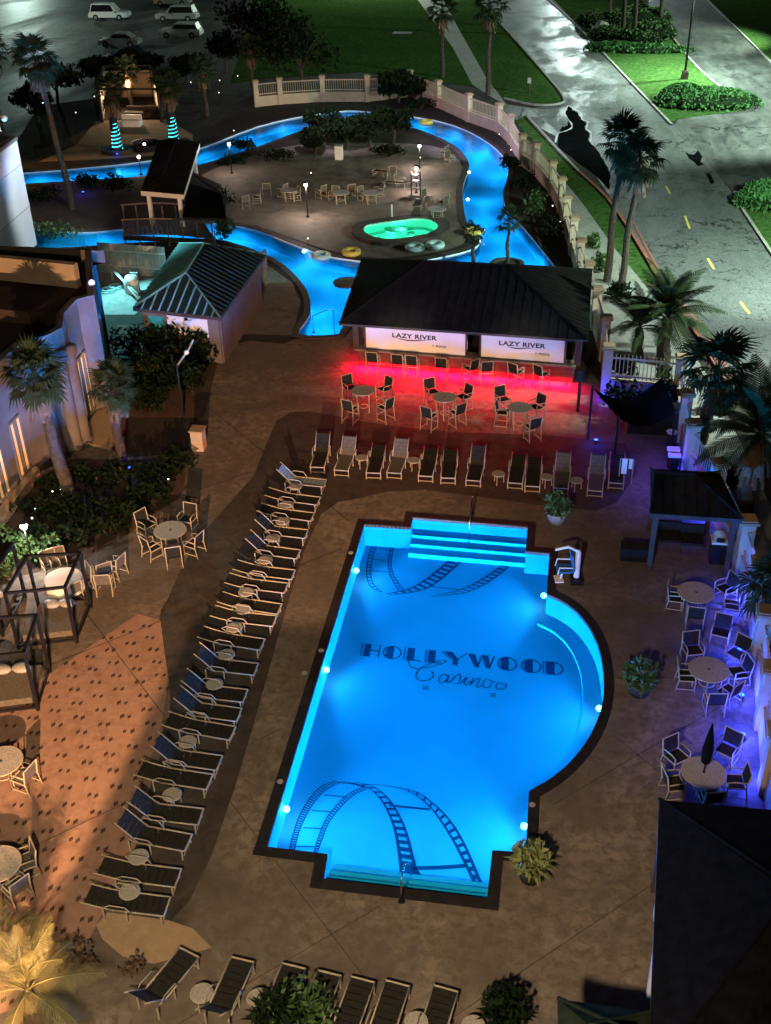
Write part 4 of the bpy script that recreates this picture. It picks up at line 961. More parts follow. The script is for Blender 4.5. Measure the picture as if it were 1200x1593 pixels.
# ================================================================== trees and planting
def leafball(n, c, r, s, mb, rnd, flat=.0):
    for _ in range(n):
        u = Vector((rnd.gauss(0, 1), rnd.gauss(0, 1), rnd.gauss(0, 1))).normalized() * (rnd.random() ** .45)
        p = Vector(c) + Vector((u.x * r[0], u.y * r[1], u.z * r[2]))
        a = Vector((rnd.gauss(0, 1), rnd.gauss(0, 1), rnd.gauss(0, 1) * (1 - flat))).normalized(); b_ = a.cross(Vector((rnd.gauss(0, 1), rnd.gauss(0, 1), rnd.gauss(0, 1)))).normalized()
        k = s * rnd.uniform(.6, 1.4); mb.add([p - a * k, p + b_ * k * .45, p + a * k, p - b_ * k * .45], [(0, 1, 2, 3)])
def bush(t, c, r, n=300, s=.12, mat=LEAFD, clumps=6, seed=1, name='foliage'):
    rnd = random.Random(seed); mb = MB()
    for k in range(clumps):
        a = rnd.uniform(0, 6.28); d = rnd.uniform(.1, .65); cz = rnd.uniform(.35, .75)
        leafball(n // clumps, (c[0] + r[0] * d * math.cos(a), c[1] + r[1] * d * math.sin(a), c[2] + r[2] * cz), (r[0] * .48, r[1] * .48, r[2] * .42), s, mb, rnd)
    return mb.build(name, mat, t, fixn=False)
def shrub(px, py, r, label, mat=LEAFD, n=350, s=.12, seed=None, cat='shrub', z=0, group=None, name='shrub'):
    p = g(px, py); t = thing(name, label, cat, (p.x, p.y, z), group=group); sd = seed if seed is not None else int(px * 7 + py)
    st = MB(); rnd = random.Random(sd)
    for k in range(4):
        a = rnd.uniform(0, 6.28); st.tube([(0, 0, 0), (r[0] * .3 * math.cos(a), r[1] * .3 * math.sin(a), r[2] * .7)], .03, 4)
    st.build('stem', BARK, t); bush(t, (0, 0, 0), r, n, s, mat, 7, sd); return t
def fan_leaf(seed, Lp=.75, Lb=.75, blades=15):
    rnd = random.Random(seed); mb = MB(); mb.tube([(0, 0, 0), (Lp * .5, 0, .06), (Lp, 0, 0)], .016, 4, .01)
    for k in range(blades):
        a = R(-95 + 190 * k / (blades - 1)) + rnd.uniform(-.04, .04); L = Lb * (1 - .25 * abs(a) / 1.7) * rnd.uniform(.85, 1.1)
        d = Vector((math.cos(a), math.sin(a), 0)); n = Vector((-d.y, d.x, 0)); o = Vector((Lp - .05, 0, 0)); dz = -.45 * L * rnd.uniform(.6, 1.2)
        m1 = o + d * (L * .6) + Vector((0, 0, -.02)); tp = o + d * L * .95 + Vector((0, 0, dz)); up = Vector((0, 0, .025))
        mb.add([o, m1 + n * .045, m1 + up, m1 - n * .045, tp], [(0, 1, 2), (0, 2, 3), (1, 4, 2), (2, 4, 3)])
    return mb
def feather_leaf(seed, L=2.3, n=26, lw=.5, droop=1.0, lt=.03):
    rnd = random.Random(seed); mb = MB(); P = []
    for i in range(9):
        t = i / 8; P.append(Vector((L * (t - .12 * t * t * droop), 0, L * (.42 * t - .62 * t * t * droop))))
    mb.tube(P, .028, 4, .008)
    for k in range(n):
        t = .12 + .88 * k / (n - 1); i = min(7, int(t * 8)); f = t * 8 - i; p = P[i].lerp(P[i + 1], f); dr = (P[i + 1] - P[i]).normalized()
        l = lw * math.sin(math.pi * (.12 + .8 * t)) * rnd.uniform(.85, 1.1)
        for s in (-1, 1):
            d = (dr * .65 + Vector((0, s, 0)) * .9 + Vector((0, 0, -.25))).normalized(); w_ = dr * lt
            mb.add([p - w_, p + w_, p + d * l * .6 + w_, p + d * l, p + d * l * .6 - w_], [(0, 1, 2, 4), (4, 2, 3)])
    return mb
_lm = {}
def palm(base, h, label, kind='fan', n=30, s=1.0, lean=(0, 0), mat=LEAFP, tr=.2, skirt=True, group=None, z=0, thatch=THATCH, bark=BARK, lo=-55, hi=75, parent_z=None):
    p = g(*base) if not isinstance(base, Vector) else base
    t = thing('palm_tree', label, 'palm tree', (p.x, p.y, z), group=group); rnd = random.Random(int(p.x * 31 + p.y * 17))
    N = 9; P = [(lean[0] * (i / (N - 1)) ** 1.4 + .05 * math.sin(i * 1.3), lean[1] * (i / (N - 1)) ** 1.4, h * i / (N - 1)) for i in range(N)]
    mb = MB(); mb.tube(P, tr * 1.25, 10, tr * .75)
    for i in range(int(h / .28)):
        z_ = .25 + i * .28; u = min(1, z_ / h); a = i * 2.4; cx, cy = lean[0] * u ** 1.4, lean[1] * u ** 1.4; rr = tr * (1.25 - .5 * u)
        for k in range(3): b_ = a + k * 2.1; mb.add([(cx + rr * math.cos(b_ - .3), cy + rr * math.sin(b_ - .3), z_ - .1), (cx + rr * math.cos(b_ + .3), cy + rr * math.sin(b_ + .3), z_ - .1), (cx + (rr + .07) * math.cos(b_), cy + (rr + .07) * math.sin(b_), z_ + .12)], [(0, 1, 2)])
    mb.build('trunk', bark, t, fixn=False)
    top = Vector((lean[0], lean[1], h))
    if skirt:
        sk = MB(); 
        for k in range(46):
            a = rnd.uniform(0, 6.28); L = rnd.uniform(.6, 1.4) * s; o = top + Vector((math.cos(a) * tr, math.sin(a) * tr, -rnd.uniform(0, .4))); e = o + Vector((math.cos(a) * .35 * s, math.sin(a) * .35 * s, -L)); w_ = Vector((-math.sin(a), math.cos(a), 0)) * .07
            sk.add([o - w_ * .3, o + w_ * .3, e + w_, e - w_], [(0, 1, 2, 3)])
        sk.build('dead_fronds', thatch, t, fixn=False)
    key = (kind, mat.name)
    if key not in _lm:
        fs = [(fan_leaf(k) if kind == 'fan' else feather_leaf(k, droop=.8 + .2 * k, n=34 if mat is LEAFY else 26, lw=.6 if mat is LEAFY else .5, lt=.012 if mat is LEAFY else .03)) for k in range(3)]; _lm[key] = []
        for f in fs:
            me = bpy.data.meshes.new('frond'); me.from_pydata(f.v, [], f.f); me.materials.append(mat); _lm[key].append(me)
    for k in range(n):
        o = bpy.data.objects.new('frond', _lm[key][k % 3]); COL.objects.link(o); o.parent = t
        el = R(lo + (hi - lo) * ((k + .5) / n) ** .8) + rnd.uniform(-.12, .12); o.location = top + Vector((0, 0, .0 + .25 * k / n))
        o.rotation_euler = (rnd.uniform(-.4, .4), -el, k * 2.39996 + rnd.uniform(-.3, .3)); sc = s * rnd.uniform(.85, 1.15); o.scale = (sc, sc, sc)
    return t
light('added_sign_fill', 'SPOT', BW(2.6, -3.2, 4.2), (1.0, .86, .72), 260, bar, r=.15, aim=BW(2.6, .1, 1.6), spot=75, blend=.8)  # added lamps without fixtures, brightening the sign panels
light('added_sign_fill', 'SPOT', BW(8.0, -3.2, 4.2), (1.0, .86, .72), 260, bar, r=.15, aim=BW(8.0, .1, 1.6), spot=75, blend=.8)
q = g(1480, 640); far_lamp(q.x, q.y, 10, 38000, (.78, 1.0, .9), 'added lamp outside the right edge that brightens the near road', g(1190, 560), 90)  # unseen lamp added to lift the near road
# highlight on the wet puddle edge, painted as pale strips
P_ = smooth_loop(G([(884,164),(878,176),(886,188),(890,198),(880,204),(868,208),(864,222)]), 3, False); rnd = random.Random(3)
for nm_, PP in (('painted_glint_rim', P_), ('painted_glint_rim', smooth_loop(G([(884,164),(893,170),(903,176),(906,186),(915,190),(912,200),(920,208),(918,220)]), 3, False))):
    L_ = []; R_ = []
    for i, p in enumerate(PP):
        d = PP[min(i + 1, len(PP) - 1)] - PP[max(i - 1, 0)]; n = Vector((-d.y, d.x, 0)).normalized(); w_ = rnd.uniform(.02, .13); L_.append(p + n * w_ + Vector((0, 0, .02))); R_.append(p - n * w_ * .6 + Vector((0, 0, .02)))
    struct(nm_, MB().band(L_, R_), GLINT, 'painted wet glint along the jagged edge of the black puddle')
q = g(600, -25); far_lamp(q.x, q.y, 10, 22000, (.78, 1.0, .8), 'added lamp beyond the top edge that brightens the lawn', g(570, 60), 130)  # unseen lamp added to lift the dark lawn
q = g(-120, 60); far_lamp(q.x, q.y, 9, 20000, (.8, 1.0, .9), 'added lamp outside the left edge that brightens the parked cars', g(220, 55), 80)  # unseen lamp added so the car sides show
q = g(1260, 70); far_lamp(q.x, q.y, 10, 40000, (.7, 1.0, .75), 'added lamp outside the right edge that brightens the median bed', g(1000, 60), 90)  # unseen lamp added to bring out the median planting
for (px, py) in ((1150,935),(1162,1030),(1170,1110),(1165,1200),(1056,690)): light('wall_wash_light', 'SPOT', gz(px, py, 2.2), (.16, .14, 1.0), 48, f3, r=.15, aim=gz(px - 12, py, 0), spot=140, blend=.6)
palm((113,326), 9.2, 'tallest palm with long thin bare trunk at upper left beside the river', n=34, s=1.25, lean=(-.9, .3), tr=.18)
palm((14,262), 8.2, 'orange lit palm cut by the left edge', n=28, s=1.25, lean=(.1, 0), tr=.2)
palm((688,120), 5.9, 'dark palm at the top left of the footpath', n=28, s=1.25, tr=.2, mat=LEAFP)
palm((759,148), 7.2, 'dark palm at the top right of the footpath', n=28, s=1.3, tr=.2)
palm((944,438), 7.4, 'left palm of the tall dark twin pair in the pavement', n=34, s=1.05, lean=(.2, .3), tr=.17)
palm((967,442), 6.6, 'right palm of the tall dark twin pair in the pavement', n=34, s=1.05, lean=(.35, .0), tr=.17)
palm((789,410), 2.4, 'small palm standing in a round planter in the river', n=20, s=.62, tr=.09, skirt=False)
palm((736,412), 1.7, 'shortest dark palm just behind the bar roof', n=16, s=.55, tr=.1, skirt=False)
palm((1030,566), 2.3, 'broad date palm behind the picket fence', 'feather', 34, 1.15, tr=.3, skirt=False, lo=-15)
palm((990,560), 1.6, 'low bushy palm crowded behind the tall pillar', 'feather', 22, .9, tr=.25, skirt=False, lo=-10)
palm((1090,690), 3.1, 'fan palm with pale leaf tips beside the right wall', n=30, s=1.25, lean=(.3, .2), tr=.2)
palm((1152,808), 3.5, 'large date palm with arching fronds and brown bare stems at the right edge', 'feather', 36, 1.15, lean=(.2, 0), tr=.3, thatch=THATCH, lo=-25)
palm((1196,1000), 2.0, 'dark low palm overhanging the right wall', 'fan', 26, .95, tr=.2, skirt=True)
palm((108,778), 5.1, 'thick palm with ragged crown against the curved hotel wall', n=38, s=.95, lean=(-.5, .2), tr=.22)
palm((190,722), 3.3, 'shorter palm with shaggy brown skirt in front of the hotel entrance', n=34, s=.78, lean=(.1, .2), tr=.18)
for i, (x, y) in enumerate([(947,28),(968,52),(985,60),(1003,28),(1026,42)]):
    palm((x, y), 9.5, f'{ORD[i]} palm from the left in the shrub bed on the median', n=14, s=1.2, tr=.22, group='palms in the median shrub bed')
for i, (x, y, h) in enumerate([(322,180,3.6),(268,190,3.0),(205,170,3.2),(395,150,4.0)]): palm((x, y), h, ['dark palm at the far fence left of the curved wall', 'dark palm behind the right wrapped trunk', 'dark palm behind the lit cabana nook', 'dark palm just left of the first white pillar'][i], n=24, s=1.0, tr=.18, mat=LEAFD if False else LEAFP)
# wrapped trunks with light spirals
CY = EM('cyan_rope_light', (.05, .75, .9), 3.5)
for (bx_, l) in (((184,236), 'left palm trunk wrapped in glowing cyan rope light'), ((272,226), 'right palm trunk wrapped in glowing cyan rope light')):
    t = palm(bx_, 4.4, l, n=22, s=1.1, tr=.3, z=0); p = g(*bx_)
    MB().tube([( (.40 - .02 * k / 12) * math.cos(k * math.pi / 6), (.40 - .02 * k / 12) * math.sin(k * math.pi / 6), .25 + k * .023) for k in range(84)], .03, 5).build('rope_light', CY, t)
    MB().lathe([(1.25, 0), (1.3, .3), (1.1, .32), (1.05, .1)], 20).build('planter_ring', COPE2, t)
    light('rope_light_glow', 'POINT', (p.x + .1, p.y - .75, 1.2), (.05, .8, 1.0), 6, t, r=.2)
# bottom-left yucca lit yellow, close to the viewer
palm(g(62, 1600, 0), 1.3, 'spiky yellow lit palm filling the bottom left corner', 'feather', 20, .72, tr=.16, mat=LEAFY, skirt=True, lo=-20, hi=85)
palm(g(20, 1510, 0), .6, 'thin sprawling yellow lit palm beside the brighter one', 'feather', 20, .5, tr=.1, mat=LEAFY, skirt=False, lo=5, hi=80)
shrub(120,1500,(.9,.6,.5), 'brown twiggy shrub behind the yellow palm', THATCH, 220, .1)
shrub(218,1510,(.55,.35,.4), 'small dry shrub left of the first near sun lounger', THATCH, 120, .08)
# trees of the island and beyond
def tree(px, py, h, r, label, n=900, s=.22, mat=LEAFD, seed=1, limbs=5):
    p = g(px, py); t = thing('tree', label, 'tree', p); rnd = random.Random(seed); mb = MB()
    mb.tube([(0, 0, 0), (.1, .05, h * .3), (0, 0, h * .55)], .16, 8, .1)
    for k in range(limbs):
        a = k * 6.28 / limbs + rnd.random(); mb.tube([(0, 0, h * .3), (r * .3 * math.cos(a), r * .3 * math.sin(a), h * .6), (r * .6 * math.cos(a), r * .6 * math.sin(a), h * .8)], .07, 5, .03)
    mb.build('trunk', BARK, t)
    cm = MB()
    for k in range(11):
        a = rnd.uniform(0, 6.28); d = rnd.uniform(0, .7) * r; leafball(n // 11, (d * math.cos(a), d * math.sin(a), h * rnd.uniform(.45, .85)), (r * .42, r * .42, h * .2), s, cm, rnd)
    cm.build('crown', mat, t, fixn=False); return t
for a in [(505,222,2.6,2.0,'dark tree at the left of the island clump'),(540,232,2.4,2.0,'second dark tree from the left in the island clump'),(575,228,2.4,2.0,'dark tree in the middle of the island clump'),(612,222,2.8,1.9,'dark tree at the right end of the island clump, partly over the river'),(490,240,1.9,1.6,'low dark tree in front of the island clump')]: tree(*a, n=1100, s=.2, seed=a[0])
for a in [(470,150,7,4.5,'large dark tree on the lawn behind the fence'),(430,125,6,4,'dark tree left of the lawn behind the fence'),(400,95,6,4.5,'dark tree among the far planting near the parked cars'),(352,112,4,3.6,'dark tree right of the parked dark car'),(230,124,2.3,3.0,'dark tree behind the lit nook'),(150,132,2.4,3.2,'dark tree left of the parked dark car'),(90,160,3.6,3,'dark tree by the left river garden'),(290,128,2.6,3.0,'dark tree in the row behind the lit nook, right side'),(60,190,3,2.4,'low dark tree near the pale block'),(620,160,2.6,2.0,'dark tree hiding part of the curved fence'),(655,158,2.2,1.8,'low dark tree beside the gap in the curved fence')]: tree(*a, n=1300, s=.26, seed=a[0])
for i, (px, py, rx, ry, rz, l, m_) in enumerate([
 (85,372,2.2,1.0,1.2,'pale green shrub at the left end of the lower river branch',LEAFM),(138,290,1.5,1.1,.9,'dark shrub by the violet spot on the island garden',LEAFD),(180,300,1.6,1.2,1.2,'tall dark shrub left of the pavilion',LEAFD),(70,310,1.5,1.2,.8,'dark low shrub below the upper river branch',LEAFD),(350,372,.8,.7,1.3,'slender shrub at the edge of the lower river',LEAFM),(340,318,1.4,1,1.0,'dark shrub right of the shed',LEAFD),(385,232,1.5,.8,.7,'low shrub on the island river edge',LEAFD),
 (430,250,2.2,1.2,.8,'dark low shrub left of the island clump',LEAFD),(360,255,1.3,1.0,.6,'low plants by the left island lamp',LEAFD),(600,245,2.0,1.0,.9,'shrub mass under the island trees',LEAFD),
 (815,300,1.1,1.8,1.3,'dark shrub between the river and the wall',LEAFD),(835,330,1.1,1.8,1.3,'second dark shrub between the river and the wall',LEAFM),(855,368,1.0,1.8,1.2,'third dark shrub between the river and the wall, nearest the bar',LEAFD),(792,265,.8,1.2,.9,'low dark shrub at the river bend',LEAFD),(655,170,1.8,1.0,.9,'dark hedge clump inside the curved fence',LEAFD),
 (965,585,.8,.5,1.1,'shrub at the foot of the picket fence',LEAFD),(1035,600,.5,.4,1.3,'bushy shrub covering the end of the picket fence',LEAFM),(925,385,.5,.9,.8,'bright green plant on the pavement outside the wall',LEAFM),(932,420,.5,.8,.9,'second bright green plant on the pavement outside the wall',LEAFM),(1115,640,.8,.7,.7,'green shrub under the fan palm by the pavement',LEAFM),
 (970,640,1.0,.8,1.3,'dark shrub under the shade sail, left half',LEAFD),(1005,650,1.1,.9,1.2,'dark shrub under the shade sail, right half',LEAFD),(1040,640,.8,1.0,1.4,'dark shrub between the shade sail and the wall',LEAFD),
 (960,470,1.1,1.0,1.0,'shrub at the foot of the twin palms',LEAFD),(1140,760,.9,.8,1.0,'dark shrub at the foot of the large date palm',LEAFD)]):
    shrub(px, py, (rx, ry, rz), l, m_, 420, .13 if py < 700 else .1)
# clipped hedges on the median
def hedge(px, py, r, label, n=2600, mat=HEDGE, s=.16):
    p = g(px, py); t = thing('clipped_hedge', label, 'hedge', p); rnd = random.Random(px)
    MB().ell((0, 0, r[2] * .35), (r[0] * .93, r[1] * .93, r[2] * .55), 20, 10).build('core', LEAFD, t, smooth=True)
    mb = MB()
    for _ in range(n):
        a = rnd.uniform(0, 6.28); u = rnd.random(); k = math.sqrt(u); z = math.sqrt(max(0, 1 - u)) * r[2] * .95 + rnd.uniform(-.08, .08)
        q = Vector((r[0] * k * math.cos(a), r[1] * k * math.sin(a), max(.05, z))); v = Vector((rnd.gauss(0, 1), rnd.gauss(0, 1), rnd.gauss(0, 1))).normalized(); w_ = v.cross(Vector((rnd.gauss(0, 1), rnd.gauss(0, 1), rnd.gauss(0, 1)))).normalized(); kk = s * rnd.uniform(.6, 1.3)
        mb.add([q - v * kk, q + w_ * kk * .6, q + v * kk, q - w_ * kk * .6], [(0, 1, 2, 3)])
    mb.build('foliage', mat, t, fixn=False); return t
hedge(1100,162,(4.6,3.0,1.3), 'large rounded clipped hedge at the tip of the median')
hedge(1062,158,(2.2,2.0,1.5), 'left lobe of the clipped hedge at the tip of the median', 1200)
hedge(1205,318,(2.7,2.0,1.0), 'bright clipped hedge on the grass island at the right edge')
hedge(1188,306,(1.5,1.2,1.1), 'round clipped hedge behind the bright one at the right edge', 1000)
for i, (px, py, r) in enumerate([(928,40,(2.4,2.4,1.6)),(945,62,(2.2,2.0,1.4)),(962,42,(2.2,2.4,1.8)),(985,66,(3.0,2.0,1.3)),(1010,58,(3.0,2.6,1.6)),(1018,38,(2.0,2.4,1.8)),(990,38,(2.5,3.0,2.2)),(1000,80,(5.4,1.6,.7)),(955,78,(3.2,1.6,.8))]):
    hedge(px, py, r, f'{ORD[i]} rounded shrub counting from the left of the median palm bed', 900, LEAFM if i < 7 else HEDGE, .2)
for i, (px, py) in enumerate([(938,50),(949,58),(932,58)]):
    p = g(px, py); o = MB().ell((0, 0, .5), (1.0, .9, .8), 9, 6).build('boulder', CURB); o.location = p; tag(o, ['upper pale boulder', 'lower pale boulder', 'leftmost pale boulder'][i] + ' among the median shrubs', 'boulder')
# planting beds at left
struct('planting_bed', MB().sheet([G([(110,714),(200,716),(286,712),(290,740),(280,775),(240,800),(205,828),(130,872),(60,890),(-100,930),(-120,880),(0,812),(62,744)])], .016), MULCH, 'dark planting bed before the hotel wing')
struct('planting_bed', MB().sheet([G([(182,505),(320,512),(345,540),(330,600),(318,650),(200,650),(182,600)])], .016), MULCH, 'dark planting bed below the pump house')
bed = [(90,765,1.1),(130,750,1.0),(165,760,1.1),(200,745,1.0),(240,750,1.1),(265,735,.9),(150,800,1.2),(195,800,1.1),(225,785,1.0),(110,810,1.1),(60,800,1.0),(75,845,1.1),(170,835,1.0),(120,850,1.0),(250,775,.8),(280,725,.7)]
for i, (px, py, r) in enumerate(bed): shrub(px, py, (r, r * .8, .8), f'{ORD[i]} dark leafy shrub counting across the planting bed before the hotel', LEAFD, 300, .12)
for i, (px, py, r) in enumerate([(20,860,1.1),(45,870,.9),(80,872,.8),(0,890,1.0)]): shrub(px, py, (r, r * .8, .9), ['grey green shrub lit by the glaring lamp at the left edge', 'grey green shrub in front of the glaring lamp', 'grey green shrub right of the glaring lamp', 'shrub at the left edge below the glaring lamp'][i], LEAFM, 450, .11)
for i, (px, py, r, h) in enumerate([(210,560,1.3,1.8),(245,555,1.3,2.0),(280,560,1.4,2.1),(310,570,1.1,1.7),(225,600,1.4,1.7),(265,605,1.4,1.8),(300,615,1.1,1.5),(240,635,1.2,1.1),(205,630,.9,1.2)]): shrub(px, py, (r, r, h), f'{ORD[i]} tall dark bush counting through the bed below the pump house', LEAFD, 420, .15)
# planters
def planter(px, py, label, r=.5, mat=LEAFM, pot=POTM, s=.14, h=.9):
    p = g(px, py); t = thing('potted_plant', label, 'planter', p)
    MB().lathe([(r * .55, 0), (r * .8, .4), (r * .9, .48), (r * .8, .5), (r * .7, .42)], 18).build('pot', pot, t, smooth=True)
    rnd = random.Random(px); mb = MB()
    for k in range(90):
        a = rnd.uniform(0, 6.28); e = rnd.uniform(.1, 1.4); L = rnd.uniform(.4, .75) * h; d = Vector((math.cos(a) * math.cos(e), math.sin(a) * math.cos(e), math.sin(e))); o = Vector((0, 0, .45)) + d * .12; n = Vector((-math.sin(a), math.cos(a), 0)) * .05
        m_ = o + d * L * .6; tp = o + d * L + Vector((0, 0, -.2 * L)); mb.add([o, m_ + n, tp, m_ - n], [(0, 1, 2, 3)])
    mb.build('leaves', mat, t, fixn=False)
    mb = MB(); leafball(420, (0, 0, .78), (r * 1.1, r * 1.1, .48), s * .7, mb, rnd); mb.build('foliage', mat, t, fixn=False)
planter(866, 812, 'pale square planter with leafy plant beyond the far pool steps', .5, LEAFM, POTL)
planter(994, 1078, 'round leafy planter right of the curved pool side', .5)
planter(825, 1366, 'leafy planter at the near right pool corner', .45, M('variegated_leaf', (.16, .18, .06), .6, .3, 3))
planter(785, 1600, 'dark planter at the bottom edge right of the loungers', .5, LEAFD)
planter(470, 1605, 'green plant in front of the near loungers', .75, LEAFM, POTM, .14, 1.1)
planter(440, 1612, 'dark spreading plant between the near loungers', .6, LEAFD, POTM, .16, 1.2)
# pillar by the path
p = g(311, 698); t = thing('stone_bollard', 'square pale stone pillar beside the path at left', 'pillar', p); MB().box((0, 0, .45), (.5, .5, .9)).build('shaft', STUCCO, t); MB().box((0, 0, .935), (.6, .6, .06)).build('cap', SANDC, t)
# dark lamp post unlit with arm
p = g(286, 650); t = thing('unlit_lamp_post', 'unlit lamp post with slanted arm among the dark bushes', 'lamp', p); MB().tube([(0, 0, 0), (0, 0, 2.6)], .05, 8).build('post', BLK, t); MB().tube([(0, 0, 2.5), (.4, .5, 3.0), (.6, .8, 3.4)], .04, 6).build('arm', CURB, t); MB().ell((.35, .45, 2.95), (.12, .12, .1), 8, 5).build('lamp_head', WPL, t)
# utility box and hydrant-like post on lawn
p = g(823, 145); t = thing('small_sign_post', 'small pale box on a dark post in the lawn strip', 'sign', p); MB().tube([(0, 0, 0), (0, 0, .9)], .07, 6).build('post', DWOOD, t); MB().box((0, 0, 1.1), (.3, .3, .45)).build('box', CURB, t)
p = g(626, 52); o = MB().box((0, 0, .03), (2.2, 1.5, .06)).box((0, 0, .07), (1.9, 1.2, .03)).build('utility_cover', DWOOD); o.location = p; tag(o, 'dark rectangular utility cover set in the lawn', 'cover')
# ================================================================== FURNITURE
def make_lounger(name, raised, sling, label='x'):
    t = thing(name, label, 'sun lounger')
    hy = -.28; L1 = .97; el = R(48 if raised else 11); bl = .78; zh = .36
    hx = .285; back = Vector((0, -math.cos(el) * bl, math.sin(el) * bl))
    for s in (-1, 1):
        MB().tube([(s * hx, hy, zh), (s * hx, .3, zh - .01), (s * hx, L1, zh - .03)], .022, 6).build('side_rail', PVC, t, smooth=True)
        MB().tube([Vector((s * hx, hy, zh)), Vector((s * hx, hy, zh)) + back * .6, Vector((s * hx, hy, zh)) + back + Vector((0, -.06, .03))], .019, 6).build('back_rail', PVC, t, smooth=True)
        MB().tube([(s * (hx + .03), hy + .02, zh), (s * (hx + .05), hy - .22, zh + .14), (s * (hx + .05), hy - .05, zh + .23), (s * (hx + .05), hy + .32, zh + .2), (s * (hx + .03), hy + .45, zh)], .017, 6).build('armrest', PVC, t, smooth=True)
        for y in (hy - .28, hy + .3, L1 - .08): MB().tube([(s * hx, y, 0), (s * hx, y, zh - .02 if y > hy else zh + .02)], .024, 6).build('leg', PVC, t)
    MB().tube([(-hx, L1, zh - .03), (hx, L1, zh - .03)], .024, 6).build('foot_bar', PVC, t); MB().tube([(-hx, L1 - .08, .06), (hx, L1 - .08, .06)], .018, 6).build('stretcher', PVC, t)
    mb = MB(); N = 7
    for i in range(N):
        y0 = hy + (L1 - .02 - hy) * i / N; y1 = hy + (L1 - .02 - hy) * (i + .93) / N; sag = lambda y: zh - .025 - .02 * math.sin((y - hy) * 2.5)
        mb.add([(-hx + .02, y0, sag(y0)), (hx - .02, y0, sag(y0)), (hx - .02, y1, sag(y1)), (-hx + .02, y1, sag(y1))], [(0, 1, 2, 3)])
    mb.build('seat_sling', sling, t)
    mb = MB(); o = Vector((0, hy, zh))
    for i in range(5):
        a = o + back * (i / 5) + Vector((0, .01, -.02)); b_ = o + back * ((i + .94) / 5) + Vector((0, .01, -.02)); mb.add([a - Vector((hx - .02, 0, 0)), a + Vector((hx - .02, 0, 0)), b_ + Vector((hx - .02, 0, 0)), b_ - Vector((hx - .02, 0, 0))], [(0, 1, 2, 3)])
    mb.build('back_sling', sling, t); return t
LF = Proto(make_lounger('sun_lounger', False, SLING)); LR = Proto(make_lounger('sun_lounger', True, SLING)); LT = Proto(make_lounger('sun_lounger', True, SLINGT)); LBG = Proto(make_lounger('sun_lounger', True, SLINGB))
def make_side():
    t = thing('side_table', 'x', 'side table'); MB().lathe([(.245, .40), (.25, .42), (.245, .44), (.02, .442)], 20).build('table_top', TTOP, t, smooth=False); MB().torus(.25, .018, (0, 0, .42), 20, 6).build('rim', PVC, t, smooth=True)
    for k in range(3): a = k * 2.094; MB().tube([(.2 * math.cos(a), .2 * math.sin(a), .41), (.22 * math.cos(a), .22 * math.sin(a), 0)], .018, 6).build('leg', PVC, t)
    return t
ST = Proto(make_side())
# row at left of the pool: (head px, foot px, raised)
rowL = [((445,732),(503,758),2),((417,773),(493,786),0),((407,800),(483,811),0),((398,812),(474,838),1),((385,846),(461,870),1),((380,868),(453,902),0),((357,908),(442,923),0),((343,943),(431,956),0),((333,963),(424,975),0),((317,996),(404,1012),0),((313,1020),(395,1051),1),((293,1060),(378,1093),1),((281,1091),(368,1123),1),((259,1136),(357,1152),0),((246,1163),(337,1199),1),((218,1212),(321,1229),0),((214,1249),(308,1284),1),((194,1282),(287,1325),1),((157,1363),(272,1381),0),((137,1407),(255,1426),0)]
def ordn(i): return ORD[i]
GR = 'sun loungers in the long row left of the main pool'
for i, (h, f, r) in enumerate(rowL):
    F = g(f[0], f[1], .33); a = -math.pi / 2 - .03 + random.uniform(-.05, .05)
    # near rail is seen: its foot end is at local (+-.31, .97)
    rz = a; d = Vector((math.sin(-rz), math.cos(rz), 0)); d = Vector((-math.sin(rz), math.cos(rz), 0)); n = Vector((math.cos(rz), math.sin(rz), 0))
    side = n if n.y < 0 else -n
    c = F - d * .97 - side * .285
    (LF if r == 0 else LBG if r == 2 else LR).put((c.x, c.y, .01), rz, f'{ORD[i]} lounger from the far end, row left of the pool, ' + ('pale blue raised back' if r == 2 else 'backrest raised' if r else 'backrest lowered'), GR)
for i, (px, py) in enumerate([(460,757),(446,785),(440,811),(425,837),(413,871),(383,921),(379,948),(365,976),(353,1018),(334,1064),(292,1154),(268,1236),(216,1333),(202,1387)]):
    p = g(px, py, .43); ST.put((p.x, p.y, .01), random.uniform(0, 2), f'{ORD[i]} small side table from the far end of the lounger row left of the pool', 'side tables in the lounger row left of the pool')
# near row at the bottom: feet away from the viewer
rowB = [((270,1482),.42,1),((378,1493),-.02,0),((458,1503),-.03,0),((513,1514),-.04,0),((565,1524),-.04,0),((619,1530),-.04,0),((694,1538),-.06,0)]
for i, ((px, py), rz, r) in enumerate(rowB):
    F = g(px + (25 if i == 0 else 0), py, .33); rz = rz - .10 if i else -.35; d = Vector((-math.sin(rz), math.cos(rz), 0)); c = F - d * .97
    (LR if r or i in (1,) else LF).put((c.x, c.y, .01), rz, f'{ORD[i]} sun lounger from the left in the near row at the bottom edge', 'sun loungers in the near row at the bottom edge')
for i, (px, py) in enumerate([(314,1545),(402,1553),(648,1590),(737,1596)]):
    p = g(px, py, .43); ST.put((p.x, p.y, .01), .4, f'{ORD[i]} small round side table from the left between the near loungers', 'side tables between the near loungers')
p = g(668, 1562, .5); o = MB().ell((0, 0, 0), (.1, .1, .12), 12, 8).build('ball', M('orange_ball', (.5, .3, .1), .5, .1, 2), smooth=True); o.location = (p.x, p.y, .12); tag(o, 'small orange ball beside the last near lounger', 'ball')
